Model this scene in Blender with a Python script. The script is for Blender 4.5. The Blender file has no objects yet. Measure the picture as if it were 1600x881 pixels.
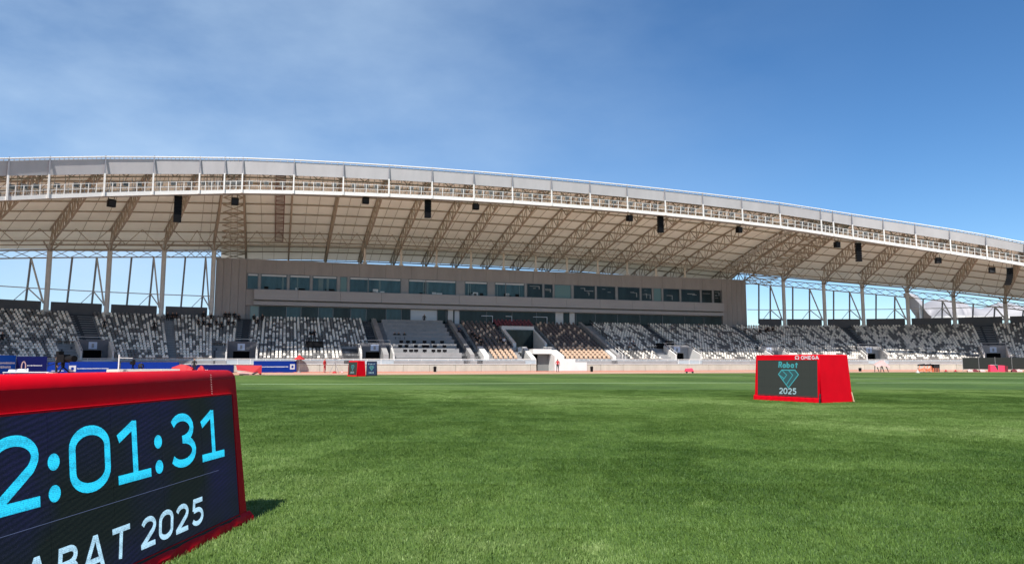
import bpy, bmesh, math, random
import numpy as np
from mathutils import Vector, Matrix
random.seed(7); rng = np.random.default_rng(7)
sc = bpy.context.scene
col = sc.collection
R = math.radians
# ------------------------------------------------------------------ camera
F_PX, W_PX, H_PX = 1150.0, 1600.0, 881.0
CAM_H = 1.25
PITCH = math.atan(125.8/F_PX)
cam_d = bpy.data.cameras.new('camera'); cam = bpy.data.objects.new('camera', cam_d); col.objects.link(cam)
cam.location = (0, 0, CAM_H); cam.rotation_euler = (R(90)+PITCH, 0, 0)
cam_d.sensor_fit = 'HORIZONTAL'; cam_d.sensor_width = 36; cam_d.lens = 36*F_PX/W_PX
cam_d.clip_start = 0.1; cam_d.clip_end = 6000
sc.camera = cam
# ------------------------------------------------------------------ light
SUN_DIR = Vector((-0.24, -0.97, 0)).normalized()      # towards the sun, horizontal
SUN_EL = R(52.5)
w = bpy.data.worlds.new('World'); sc.world = w; w.use_nodes = True
nt = w.node_tree; nt.nodes.clear()
out = nt.nodes.new('ShaderNodeOutputWorld'); bg = nt.nodes.new('ShaderNodeBackground')
sky = nt.nodes.new('ShaderNodeTexSky'); sky.sky_type = 'NISHITA'; sky.sun_disc = False
sky.sun_elevation = SUN_EL; sky.sun_rotation = math.atan2(SUN_DIR.x, SUN_DIR.y)
sky.altitude = 0; sky.air_density = 0.9; sky.dust_density = 0.0; sky.ozone_density = 5.0
bg.inputs['Strength'].default_value = 0.099
# thin veil of high cloud, thicker low on the left of the picture
tc = nt.nodes.new('ShaderNodeTexCoord'); sep = nt.nodes.new('ShaderNodeSeparateXYZ')
nt.links.new(tc.outputs['Generated'], sep.inputs[0])
noi = nt.nodes.new('ShaderNodeTexNoise'); noi.inputs['Scale'].default_value = 2.2; noi.inputs['Detail'].default_value = 8; noi.inputs['Roughness'].default_value = .55
mp = nt.nodes.new('ShaderNodeMapping'); mp.inputs['Scale'].default_value = (1, 1, 2.2); mp.inputs['Rotation'].default_value = (0, R(28), 0)
nt.links.new(tc.outputs['Generated'], mp.inputs[0]); nt.links.new(mp.outputs[0], noi.inputs['Vector'])
def wmath(op, a, b=None, clamp=False):
    n = nt.nodes.new('ShaderNodeMath'); n.operation = op; n.use_clamp = clamp
    for i, v in enumerate((a, b)):
        if v is None: continue
        if isinstance(v, (int, float)): n.inputs[i].default_value = v
        else: nt.links.new(v, n.inputs[i])
    return n.outputs[0]
left = wmath('MULTIPLY_ADD', sep.outputs['X'], -0.55); left.node.inputs[2].default_value = 0.24
left = wmath('MAXIMUM', left, 0.0)
nz = wmath('MULTIPLY_ADD', noi.outputs['Fac'], 3.2); nz.node.inputs[2].default_value = -0.8
veil = wmath('MULTIPLY', left, nz, True)
mix = nt.nodes.new('ShaderNodeMix'); mix.data_type = 'RGBA'
hs = nt.nodes.new('ShaderNodeHueSaturation'); hs.inputs['Saturation'].default_value = 1.17; hs.inputs['Value'].default_value = 1.0
nt.links.new(sky.outputs[0], hs.inputs['Color'])
nt.links.new(veil, mix.inputs[0]); nt.links.new(hs.outputs[0], mix.inputs[6]); mix.inputs[7].default_value = (4.6, 6.0, 7.6, 1)
nt.links.new(mix.outputs[2], bg.inputs['Color']); nt.links.new(bg.outputs[0], out.inputs[0])
sun_d = bpy.data.lights.new('sun', 'SUN'); sun_d.energy = 5.0; sun_d.angle = R(0.5); sun_d.color = (1, .96, .9)
sun = bpy.data.objects.new('sun', sun_d); col.objects.link(sun)
sd = Vector((SUN_DIR.x*math.cos(SUN_EL), SUN_DIR.y*math.cos(SUN_EL), math.sin(SUN_EL)))
sun.rotation_euler = sd.to_track_quat('Z', 'Y').to_euler()
sc.view_settings.view_transform = 'Standard'; sc.view_settings.look = 'None'
sc.view_settings.exposure = 0.5; sc.view_settings.gamma = 1
sc.view_settings.use_curve_mapping = False
sc.cycles.max_bounces = 6; sc.cycles.diffuse_bounces = 3; sc.cycles.glossy_bounces = 3

# ------------------------------------------------------------------ materials
MATS = {}
def mat(name, c, rough=.7, metal=0, var=0, vs=3.0, bump=0, bs=20., spec=.5, emit=None, es=0, coat=0, stretch=None):
    if name in MATS: return MATS[name]
    m = bpy.data.materials.new(name); m.use_nodes = True; t = m.node_tree; b = t.nodes['Principled BSDF']
    c4 = (*c, 1)
    b.inputs['Base Color'].default_value = c4; b.inputs['Roughness'].default_value = rough
    b.inputs['Metallic'].default_value = metal; b.inputs['Specular IOR Level'].default_value = spec
    if coat: b.inputs['Coat Weight'].default_value = coat
    if emit: b.inputs['Emission Color'].default_value = (*emit, 1); b.inputs['Emission Strength'].default_value = es
    if var or bump:
        g = t.nodes.new('ShaderNodeNewGeometry'); src = g.outputs['Position']
        if stretch:
            mpn = t.nodes.new('ShaderNodeMapping'); mpn.inputs['Scale'].default_value = stretch; t.links.new(src, mpn.inputs[0]); src = mpn.outputs[0]
    if var:
        n = t.nodes.new('ShaderNodeTexNoise'); n.inputs['Scale'].default_value = vs; n.inputs['Detail'].default_value = 6; n.inputs['Roughness'].default_value = .65
        t.links.new(src, n.inputs['Vector'])
        r = t.nodes.new('ShaderNodeMapRange'); r.inputs[1].default_value = .3; r.inputs[2].default_value = .7
        r.inputs[3].default_value = 1-var; r.inputs[4].default_value = 1+var; t.links.new(n.outputs['Fac'], r.inputs[0])
        mx = t.nodes.new('ShaderNodeVectorMath'); mx.operation = 'SCALE'; mx.inputs[0].default_value = c
        t.links.new(r.outputs[0], mx.inputs['Scale']); t.links.new(mx.outputs[0], b.inputs['Base Color'])
    if bump:
        n2 = t.nodes.new('ShaderNodeTexNoise'); n2.inputs['Scale'].default_value = bs; n2.inputs['Detail'].default_value = 4
        t.links.new(src, n2.inputs['Vector'])
        bp = t.nodes.new('ShaderNodeBump'); bp.inputs['Strength'].default_value = bump; bp.inputs['Distance'].default_value = .05
        t.links.new(n2.outputs['Fac'], bp.inputs['Height']); t.links.new(bp.outputs[0], b.inputs['Normal'])
    MATS[name] = m; return m
STEEL = mat('roof_steel', (.37, .315, .25), .55, var=.18, vs=1.1)
DECK = mat('roof_deck', (.90, .885, .83), .6, var=.08, vs=.25)
_t = DECK.node_tree; _tr = _t.nodes.new('ShaderNodeBsdfTranslucent'); _tr.inputs[0].default_value = (.95, .90, .80, 1)     # cream sheet that lets a little sun through
_mx = _t.nodes.new('ShaderNodeMixShader'); _mx.inputs[0].default_value = .215; _o = _t.nodes['Material Output']
_t.links.new(_t.nodes['Principled BSDF'].outputs[0], _mx.inputs[1]); _t.links.new(_tr.outputs[0], _mx.inputs[2]); _t.links.new(_mx.outputs[0], _o.inputs[0])
WHITE = mat('white_steel', (.66, .64, .61), .5, var=.06, vs=2)
FASC = mat('fascia_sheet', (.46, .44, .445), .5, var=.07, vs=.8, stretch=(1,1,.3))
COLM = mat('column_paint', (.58, .57, .55), .55, var=.08, vs=1)
DSTEEL = mat('grey_steel', (.26, .26, .265), .5, var=.1, vs=1)
CONC = mat('concrete', (.27, .265, .265), .85, var=.14, vs=1.2, bump=.2, bs=6)
STAIR = mat('dark_stair_paint', (.038, .04, .047), .8, var=.12, vs=1.5)
DWALL = mat('dark_parapet', (.07, .075, .085), .7, var=.1, vs=1)
WALLC = mat('cream_concrete', (.42, .405, .34), .85, var=.13, vs=.9, bump=.2, bs=5, stretch=(1, 1, .35))
WCONC = mat('white_concrete', (.62, .61, .59), .75, var=.05, vs=1)
BUILD = mat('taupe_cladding', (.285, .262, .25), .6, var=.12, vs=.8, stretch=(1, 1, .25))
BUILD2 = mat('grey_cladding', (.34, .33, .33), .55, var=.05, vs=.4)
FRAME = mat('window_frame', (.16, .17, .18), .4)
GLASS = mat('tinted_glass', (.035, .080, .095), .08, spec=.3, var=.45, vs=.9, stretch=(1,1,.25))  # noise in the colour stands in for uneven reflections
GLASS2 = mat('dark_glass', (.014, .026, .029), .12, spec=.22, var=.6, vs=.7, stretch=(1,1,.3))  # painted reflection noise here too, over a darker base
BLIND = mat('white_blind', (.55, .58, .6), .6)
RAILGL = mat('rail_panel', (.36, .40, .43), .25, var=.05)
BLACK = mat('black_plastic', (.005, .005, .006), .6, spec=.15)
DGREY = mat('dark_fabric', (.014, .014, .016), .85)
RED = mat('red_vinyl', (.56, .001, .009), .55, var=.07, vs=1.8, bump=.3, bs=2.0, spec=.08)
REDC = mat('red_cloth', (.42, .015, .02), .7)
PINK = mat('pale_pink_cloth', (.55, .36, .34), .8)
BLUE = mat('royal_blue_banner', (.005, .032, .25), .6, spec=.1, var=.1, vs=1.5)
BBLUE = mat('bright_blue_banner', (.005, .085, .45), .6, spec=.1)
NAVY = mat('navy_banner', (.006, .010, .085), .6, spec=.1)
WPRINT = mat('white_print', (.6, .61, .64), .6)
SEATL = mat('light_grey_seat', (.78, .72, .63), .45, var=.07, vs=4)
SEATD = mat('dark_grey_seat', (.13, .122, .115), .5)
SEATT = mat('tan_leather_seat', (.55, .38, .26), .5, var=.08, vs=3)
SEATM = mat('mid_grey_seat', (.48, .445, .40), .45)
SEATR = mat('dark_red_seat', (.13, .010, .012), .5)
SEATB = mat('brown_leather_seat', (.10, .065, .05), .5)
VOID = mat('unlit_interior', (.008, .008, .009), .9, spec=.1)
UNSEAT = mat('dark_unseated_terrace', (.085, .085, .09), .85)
CREAM = mat('cream_mat', (.55, .52, .46), .7)
SKIN = mat('skin', (.32, .18, .12), .6)
HAIR = mat('hair', (.015, .012, .01), .7)
ORANGE = mat('orange_paint', (.65, .2, .1), .5)
ALU = mat('aluminium', (.6, .6, .6), .4, metal=.6)
MEMB = mat('white_membrane', (.32, .31, .325), .6)

# ------------------------------------------------------------------ objects helpers
def link(o, parent=None):
    col.objects.link(o)
    if parent is not None: o.parent = parent
    return o
class MB:
    """collects geometry for one mesh object"""
    def __init__(s): s.v = []; s.f = []; s.m = []
    def add(s, vs, fs, mi=0):
        b = len(s.v); s.v += [tuple(p) for p in vs]
        for f in fs: s.f.append(tuple(b+i for i in f)); s.m.append(mi)
    def hexa(s, p, mi=0):       # 8 points: bottom loop 0-3, top loop 4-7
        s.add(p, [(3,2,1,0),(4,5,6,7),(0,1,5,4),(1,2,6,5),(2,3,7,6),(3,0,4,7)], mi)
    def box(s, x0, x1, y0, y1, z0, z1, mi=0):
        s.hexa([(x0,y0,z0),(x1,y0,z0),(x1,y1,z0),(x0,y1,z0),(x0,y0,z1),(x1,y0,z1),(x1,y1,z1),(x0,y1,z1)], mi)
    def bar(s, a, b, t=.1, t2=None, n=4, mi=0):
        a = Vector(a); b = Vector(b); d = b-a
        if d.length < 1e-5: return
        d.normalize(); u = d.cross(Vector((0,0,1)))
        if u.length < 1e-3: u = Vector((1,0,0))
        u.normalize(); v = u.cross(d); t2 = t if t2 is None else t2
        ring = []
        for q, tt in ((a,t),(b,t2)):
            for k in range(n):
                an = 2*math.pi*(k+.5)/n; r = tt/2/(math.cos(math.pi/n) if n == 4 else 1)
                ring.append(q+u*math.cos(an)*r+v*math.sin(an)*r)
        fs = [(k,(k+1)%n,n+(k+1)%n,n+k) for k in range(n)]+[tuple(range(n-1,-1,-1)), tuple(range(n,2*n))]
        s.add(ring, fs, mi)
    def prism(s, poly, A, B, mi=0):   # poly points mapped by functions A,B -> 3-D
        n = len(poly); s.add([A(p) for p in poly]+[B(p) for p in poly],
            [tuple(range(n)), tuple(range(2*n-1,n-1,-1))]+[(k,n+k,n+(k+1)%n,(k+1)%n) for k in range(n)], mi)
    def mesh(s, name, mats, recalc=True):
        me = bpy.data.meshes.new(name); me.from_pydata(s.v, [], s.f)
        if not isinstance(mats, (list, tuple)): mats = [mats]
        for m in mats: me.materials.append(m)
        if len(mats) > 1: me.polygons.foreach_set('material_index', s.m)
        if recalc and len(s.f) < 60000:
            bm = bmesh.new(); bm.from_mesh(me); bmesh.ops.recalc_face_normals(bm, faces=bm.faces); bm.to_mesh(me); bm.free()
        me.update(); return me
    def obj(s, name, mats, parent=None, **k):
        o = bpy.data.objects.new(name, s.mesh(name, mats)); link(o, parent); tag(o, **k); return o
def tag(o, label=None, cat=None, group=None, kind=None):
    if label: o['label'] = label
    if cat: o['category'] = cat
    if group: o['group'] = group
    if kind: o['kind'] = kind
    return o
def empty(name, loc=(0,0,0), rz=0, **k):
    o = bpy.data.objects.new(name, None); o.empty_display_size = .3; link(o); o.location = loc; o.rotation_euler = (0,0,rz); tag(o, **k); return o
def copy_tree(o, parent=None):
    c = o.copy(); col.objects.link(c)
    if parent is not None: c.parent = parent
    for ch in [x for x in bpy.data.objects if x.parent == o]: copy_tree(ch, c)
    return c
# ------------------------------------------------------------------ where a pixel of the survey lands
cp, sp = math.cos(PITCH), math.sin(PITCH)
def ray(x, y):
    a = (x-800)/F_PX; b = (440.5-y)/F_PX; z = cp-b*sp
    return a/z, (sp+b*cp)/z
def proj(X, Y, Z):
    h = Z-CAM_H; d = Y*cp+h*sp
    return 800+F_PX*X/d, 440.5-F_PX*(h*cp-Y*sp)/d
def gpt(x, y, z=0):
    u, v = ray(x, y); Y = (z-CAM_H)/v; return Vector((u*Y, Y, z))
# ------------------------------------------------------------------ plan of the stand: arc, straight, arc
A0 = R(-17.6); S1, S2 = -40.0, 38.0; K = R(0.95)
def theta(s):
    if s < S1: return A0+(s-S1)*K
    if s > S2: return A0+(s-S2)*K
    return A0
_S = np.arange(-100, 131, .25); _P = np.zeros((len(_S), 2)); i0 = int(np.argmin(abs(_S)))
_P[i0] = (0, 119.4)
for i in range(i0+1, len(_S)):
    t = theta(_S[i]-.125); _P[i] = _P[i-1]+.25*np.array((math.cos(t), -math.sin(t)))
for i in range(i0-1, -1, -1):
    t = theta(_S[i]+.125); _P[i] = _P[i+1]-.25*np.array((math.cos(t), -math.sin(t)))
def P(s, w, h=0):
    x = float(np.interp(s, _S, _P[:,0])); y = float(np.interp(s, _S, _P[:,1])); t = theta(s)
    return Vector((x-w*math.sin(t), y-w*math.cos(t), h))
AB = R(-18.8); BPX, BPY = -46*math.cos(A0), 119.4+46*math.sin(A0)
def PL(s, w, h=0):            # flat front of the building, hinged at its left end, very slightly off the line of the seats
    t = AB; q = s+46; return Vector((BPX+q*math.cos(t)-w*math.sin(t), BPY-q*math.sin(t)-w*math.cos(t), h))
def s_of(xpx, w, h):
    a, b = -95., 125.
    for _ in range(50):
        m = (a+b)/2; q = P(m, w, h); x = proj(*q)[0]
        if q.y < 5 or (x < xpx): a = m
        else: b = m
    return (a+b)/2
def h_at(xpx, ypx, w):       # height above ground at which column xpx,ypx meets the sheet at offset w
    h = 10.
    for _ in range(8):
        s = s_of(xpx, w, h); q = P(s, w); v = ray(xpx, ypx)[1]; h = CAM_H+v*q.y
    return s, h
WF = 24.2
posts = [78,165,241,313,352,380,460,537,608,675,740,800,861,921,979,1038,1097,1158,1217,1281,1300,1330,1379,1429,1483,1540,1600]
tops = [246,246,246,247,248,248.5,251,254,258,263,268,272,278,284,290,297,303.5,311,319,326.5,329,333,341.5,350,359,368.5,378]
cats = [310,308,305.5,304,304,304,304,306,307.5,310,313.5,316.5,320.5,326,331.5,337.5,344,352,359.5,367,369,373,380,388,397,406.5,417]
fas = [272,272,272.5,273,273,273,273,275,279,283,287.5,292,297.5,303,308.5,314.5,321,328,335,343,345.5,350,358,366.5,375,384.5,394]
sh = [h_at(x, y, WF) for x, y in zip(posts, tops)]
SS = [a for a, _ in sh]
pT = np.polyfit(SS, [b for _, b in sh], 4)
pC = np.polyfit(SS, [h_at(x, y, WF)[1] for x, y in zip(posts, cats)], 4)
pF = np.polyfit(SS, [h_at(x, y, WF)[1] for x, y in zip(posts, fas)], 4)
smin, smax = SS[0], SS[-1]
def ext(p, s):
    if s < smin: return float(np.polyval(p, smin)+(s-smin)*np.polyval(np.polyder(p), smin))
    if s > smax: return float(np.polyval(p, smax)+(s-smax)*np.polyval(np.polyder(p), smax))
    return float(np.polyval(p, s))
T = lambda s: ext(pT, s)
CB = lambda s: ext(pC, s)
FB = lambda s: ext(pF, s)
def D(s, w): q = WF-w; return T(s)-.25-.103*q-.00258*q*q
def LOW(s, w): return D(s, w)-(1.25+1.15*min(1, max(0, (WF-w)/14.)))
print('rib s', [round(a, 1) for a in SS]); print('T', [round(T(a), 1) for a in SS]); print('C', [round(CB(a), 1) for a in SS])
SL = [smin-30, smin-24, smin-18, smin-12, smin-6]+SS+[smax+6, smax+12, smax+18]
# ================================================================== SETTING
def sheet(name, pts, z, m, kind='structure', n=1):
    mb = MB(); mb.add([(p[0], p[1], z) for p in pts], [tuple(range(len(pts)))]); o = mb.obj(name, m, kind=kind); return o
gm = mat('apron', (.28, .255, .22), .9, var=.15, vs=.2)
sheet('ground', [(-3000,-3000),(3000,-3000),(3000,3000),(-3000,3000)], -.03, gm)
TRACK = mat('running_track_surface', (.46, .27, .19), .85, var=.05, vs=.6)
tr = [tuple(P(s, 14.9)[:2]) for s in np.arange(-80, 112, 3)]
tr = [(-120, -60), (-120, 20)]+tr+[(150, 20), (150, -60)]
sheet('running_track', tr, 0, TRACK)
def grass_mat():
    m = bpy.data.materials.new('mown_grass'); m.use_nodes = True; t = m.node_tree; b = t.nodes['Principled BSDF']
    g = t.nodes.new('ShaderNodeNewGeometry')
    def noise(scale, det=5, ro=.6, sc3=(1,1,1), rz=0):
        mp = t.nodes.new('ShaderNodeMapping'); mp.inputs['Scale'].default_value = sc3; mp.inputs['Rotation'].default_value = (0,0,rz)
        t.links.new(g.outputs['Position'], mp.inputs[0])
        n = t.nodes.new('ShaderNodeTexNoise'); n.inputs['Scale'].default_value = scale; n.inputs['Detail'].default_value = det; n.inputs['Roughness'].default_value = ro
        t.links.new(mp.outputs[0], n.inputs['Vector']); return n.outputs['Fac']
    def math_(op, a, b=None, c=None, clamp=False):
        n = t.nodes.new('ShaderNodeMath'); n.operation = op; n.use_clamp = clamp
        for i, v in enumerate((a, b, c)):
            if v is None: continue
            if isinstance(v, (int, float)): n.inputs[i].default_value = v
            else: t.links.new(v, n.inputs[i])
        return n.outputs[0]
    # mowing stripes, soft and a little wobbly
    sepn = t.nodes.new('ShaderNodeSeparateXYZ'); t.links.new(g.outputs['Position'], sepn.inputs[0])
    wob = noise(.06, 2)
    ax = math_('MULTIPLY_ADD', sepn.outputs['X'], .81, math_('MULTIPLY', sepn.outputs['Y'], .585))
    ph = math_('MULTIPLY_ADD', wob, 1.6, math_('MULTIPLY', math_('SUBTRACT', ax, 14.8), math.pi/8.5))
    stripe = math_('MULTIPLY', math_('SINE', ph), 2.0)
    stripe = math_('MULTIPLY_ADD', stripe, .5, .5, True)
    # a second, fainter set from the cross cut
    ax2 = math_('MULTIPLY_ADD', sepn.outputs['X'], .25, math_('MULTIPLY', sepn.outputs['Y'], .97))
    st2 = math_('MULTIPLY_ADD', math_('SINE', math_('MULTIPLY', ax2, math.pi/5.5)), .5, .5)
    # scuffed streak
    sc1 = math_('MULTIPLY_ADD', sepn.outputs['X'], .58, math_('MULTIPLY', sepn.outputs['Y'], .81))
    sc2 = math_('MULTIPLY_ADD', sepn.outputs['X'], .81, math_('MULTIPLY', sepn.outputs['Y'], -.58))
    def bump_(v, c, wd): return math_('SUBTRACT', 1.0, math_('MULTIPLY', math_('ABSOLUTE', math_('SUBTRACT', v, c)), 1/wd), None, True)
    g1 = math_('MULTIPLY', bump_(sc1, .58*.58+5.16*.81, .22), bump_(sc2, .58*.81-5.16*.58, .16))
    g2 = math_('MULTIPLY', bump_(sc1, 1.64*.58+6.63*.81, .35), bump_(sc2, 1.64*.81-6.63*.58, .14))
    scuff = math_('MULTIPLY', math_('ADD', g1, g2, None, True), .3)
    n1 = noise(.35, 5); n2 = noise(3.0, 6, .7, (1, .6, 1)); n3 = noise(60, 3)
    k = math_('MULTIPLY_ADD', stripe, .21, math_('MULTIPLY', st2, .06))
    k = math_('ADD', k, scuff)
    n4 = noise(22, 3)
    k = math_('MULTIPLY_ADD', n1, .6, k); k = math_('MULTIPLY_ADD', n2, .7, k); k = math_('MULTIPLY_ADD', n3, .9, k); k = math_('MULTIPLY_ADD', n4, .4, k)
    k = math_('SUBTRACT', k, 1.01)
    cr = t.nodes.new('ShaderNodeValToRGB'); t.links.new(k, cr.inputs[0])
    e = cr.color_ramp.elements; e[0].position = .1; e[0].color = (.030, .062, .011, 1); e[1].position = .9; e[1].color = (.150, .205, .058, 1)
    em = e.new(.5); em.color = (.074, .130, .026, 1)
    t.links.new(cr.outputs[0], b.inputs['Base Color']); b.inputs['Roughness'].default_value = .75; b.inputs['Specular IOR Level'].default_value = .2
    bp = t.nodes.new('ShaderNodeBump'); bp.inputs['Strength'].default_value = .6; bp.inputs['Distance'].default_value = .03
    t.links.new(n3, bp.inputs['Height']); t.links.new(bp.outputs[0], b.inputs['Normal'])
    return m
GRASS = grass_mat()
edge_px = [(-60,603),(0,599.5),(180,592),(300,588),(380,586.4),(540,586),(700,585.4),(900,584.3),(1050,583.6),(1160,583.1),(1400,581.8),(1500,581.5),(1600,581.5),(1680,581.7)]
edge = [gpt(*p) for p in edge_px]
gp = [(-60,-50)]+[(-60, edge[0].y-18)]+[tuple(p[:2]) for p in edge]+[(100,60),(100,-50)]
sheet('grass_pitch', gp, .005, GRASS)
mb = MB()
for a, b in zip(edge[:-1], edge[1:]):
    n = max(1, int((b-a).length/6))
    for i in range(n):
        p = a+(b-a)*(i/n); q = a+(b-a)*((i+1)/n); mb.bar(p+Vector((0,0,.03)), q+Vector((0,0,.03)), .06)
mb.obj('track_kerb', mat('kerb_shade_brown', (.24, .17, .11), .8), kind='structure')  # the kerb's shade is put into its dark brown colour
# painted lines on the turf
LINE = mat('turf_paint', (.25, .34, .185), .9, var=.25, vs=3)
def gline(name, px, wd, z=.009):
    pts = [gpt(*p) for p in px]; mb = MB()
    for a, b in zip(pts[:-1], pts[1:]):
        d = (b-a); d.z = 0; d.normalize(); nrm = Vector((-d.y, d.x, 0))*wd/2
        mb.add([(p.x, p.y, z) for p in (a-nrm, b-nrm, b+nrm, a+nrm)], [(0,1,2,3)])
    return mb.obj(name, LINE, kind='structure')
gline('pitch_line', [(376,600.2),(540,600),(700,599.5),(850,598.6),(1000,598.2),(1180,597.9)], .55)
gline('pitch_line', [(1337,598),(1500,597.8),(1600,598)], .5)
gline('pitch_line', [(560,589.4),(900,588.2),(1160,587.6)], .5)
gline('pitch_line', [(1330,592),(1480,590.6),(1640,590)], .5)
gline('pitch_line', [(1375,636.5),(1480,644),(1600,654.5)], .12)
gline('pitch_line', [(1338,631.2),(1362,632.8)], .1)
# lane lines on the track
mb = MB()
for k in range(7):
    o = 1.22*k+1.5
    pts = []
    for a, b in zip(edge[4:-1], edge[5:]):
        d = (b-a).normalized(); nrm = Vector((-d.y, d.x, 0)); pts.append((a+nrm*o))
    for a, b in zip(pts[:-1], pts[1:]):
        d = (b-a).normalized(); nr = Vector((-d.y, d.x, 0))*.05
        mb.add([(p.x,p.y,.005) for p in (a-nr,b-nr,b+nr,a+nr)], [(0,1,2,3)])
mb.obj('lane_lines', WHITE, kind='structure')
# ---- real blades near the camera
def blades():
    n = 5200; mb_v = []; mb_f = []
    for i in range(n):
        x, y = random.uniform(-.55,.55), random.uniform(-.55,.55); a = random.uniform(0, 6.283); h = random.uniform(.014,.034); wd = random.uniform(.0018,.0032)
        lean = random.uniform(.003,.022); la = random.gauss(.6, 1.4)
        dx, dy = math.cos(a)*wd, math.sin(a)*wd; lx, ly = math.cos(la)*lean, math.sin(la)*lean
        b = len(mb_v)
        mb_v += [(x-dx,y-dy,0),(x+dx,y+dy,0),(x+dx*.8+lx*.4,y+dy*.8+ly*.4,h*.6),(x-dx*.8+lx*.4,y-dy*.8+ly*.4,h*.6),(x+lx,y+ly,h)]
        mb_f += [(b,b+1,b+2,b+3),(b+3,b+2,b+4)]
    me = bpy.data.meshes.new('grass_blades'); me.from_pydata(mb_v, [], mb_f)
    return me
def blade_mat():
    m = GRASS.copy(); m.name = 'grass_blade'; t = m.node_tree; b = t.nodes['Principled BSDF']
    for n in t.nodes:
        if n.type == 'VALTORGB':
            e = n.color_ramp.elements
            e[0].color = (.030,.072,.009,1); e[1].color = (.103,.172,.034,1); e[2].color = (.26,.335,.125,1)
    for l in list(b.inputs['Normal'].links): t.links.remove(l)
    b.inputs['Subsurface Weight'].default_value = 0; b.inputs['Roughness'].default_value = .5
    return m
bme = blades(); bme.materials.append(blade_mat())
tile_src = bme
# one stuff object: a point per tile, tile geometry instanced by geometry nodes
def near_grass():
    tile = bpy.data.objects.new('grass_tile_source', bme)   # never linked: only read by the node tree
    pts = []
    y = 3.2
    while y < 34:
        x = -.78*y-1
        while x < .78*y+1:
            pts.append((x, y, .005)); x += 1.0
        y += 1.0
    me = bpy.data.meshes.new('grass_points'); me.from_pydata(pts, [], [])
    o = bpy.data.objects.new('mown_grass_blades', me); link(o); tag(o, kind='stuff')
    ng = bpy.data.node_groups.new('grass_instances', 'GeometryNodeTree')
    ng.interface.new_socket('Geometry', in_out='INPUT', socket_type='NodeSocketGeometry')
    ng.interface.new_socket('Geometry', in_out='OUTPUT', socket_type='NodeSocketGeometry')
    gi = ng.nodes.new('NodeGroupInput'); go = ng.nodes.new('NodeGroupOutput')
    m2p = ng.nodes.new('GeometryNodeMeshToPoints'); iop = ng.nodes.new('GeometryNodeInstanceOnPoints'); oi = ng.nodes.new('GeometryNodeObjectInfo')
    oi.inputs['Object'].default_value = tile
    rv = ng.nodes.new('FunctionNodeRandomValue'); rv.data_type = 'INT'; rv.inputs[4].default_value = 0; rv.inputs[5].default_value = 3
    mu = ng.nodes.new('ShaderNodeMath'); mu.operation = 'MULTIPLY'; mu.inputs[1].default_value = math.pi/2
    cx = ng.nodes.new('ShaderNodeCombineXYZ')
    ng.links.new(gi.outputs[0], m2p.inputs[0]); ng.links.new(m2p.outputs[0], iop.inputs['Points']); ng.links.new(oi.outputs['Geometry'], iop.inputs['Instance'])
    ng.links.new(rv.outputs[2], mu.inputs[0]); ng.links.new(mu.outputs[0], cx.inputs[2]); ng.links.new(cx.outputs[0], iop.inputs['Rotation'])
    ng.links.new(iop.outputs[0], go.inputs[0])
    md = o.modifiers.new('grass', 'NODES'); md.node_group = ng
near_grass()

# ================================================================== SEATING STAND
stand = empty('seating_stand', P(0, 15), 0, label='curved lower tier of terraced seating running round behind the track', cat='grandstand')
stand_inv = Matrix.Translation(-P(0, 15))
def sobj(mb, name, mats, parent=None, **k):
    parent = parent or stand
    o = mb.obj(name, mats, parent, **k)
    root = parent
    o.matrix_parent_inverse = Matrix.Translation(-Vector(P(0,15))) if parent == stand else Matrix.Identity(4)
    return o
NR = 19; RD = 15.0/NR; H0, H1 = 7.3, 1.5
def hrow(r): return H0-(H0-H1)*r/(NR-1)      # r=0 at the back
def hw(w): return H0-(H0-H1)*w/15.
def cell(mb, s0, s1, r0, r1, mi=0, step=2.0, lift=0.):
    n = max(1, int(math.ceil((s1-s0)/step)))
    for i in range(n):
        a = s0+(s1-s0)*i/n; b = s0+(s1-s0)*(i+1)/n
        for r in range(r0, r1):
            w0, w1 = r*RD, (r+1)*RD; h = hrow(r)+lift; hn = (hrow(r+1) if r+1 < NR else .95)+lift
            mb.add([P(a,w0,h),P(b,w0,h),P(b,w1,h),P(a,w1,h),P(a,w1,hn),P(b,w1,hn)], [(0,1,2,3),(3,2,5,4)], mi)
def wbox(mb, s0, s1, w0, w1, h0, h1, mi=0, pf=P, step=3.0):
    n = max(1, int(math.ceil((s1-s0)/step)))
    for i in range(n):
        a = s0+(s1-s0)*i/n; b = s0+(s1-s0)*(i+1)/n
        mb.hexa([pf(a,w1,h0),pf(b,w1,h0),pf(b,w0,h0),pf(a,w0,h0),pf(a,w1,h1),pf(b,w1,h1),pf(b,w0,h1),pf(a,w0,h1)], mi)
def slope_wall(mb, s0, s1, wa, wb, top=.95, base=None, mi=0, pf=P):   # parapet that follows the rake between offsets wa (back) and wb (front)
    b0 = .0 if base is None else base
    mb.hexa([pf(s0,wb,b0),pf(s1,wb,b0),pf(s1,wa,b0),pf(s0,wa,b0),pf(s0,wb,hw(wb)+top),pf(s1,wb,hw(wb)+top),pf(s1,wa,hw(wa)+top),pf(s0,wa,hw(wa)+top)], mi)
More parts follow.
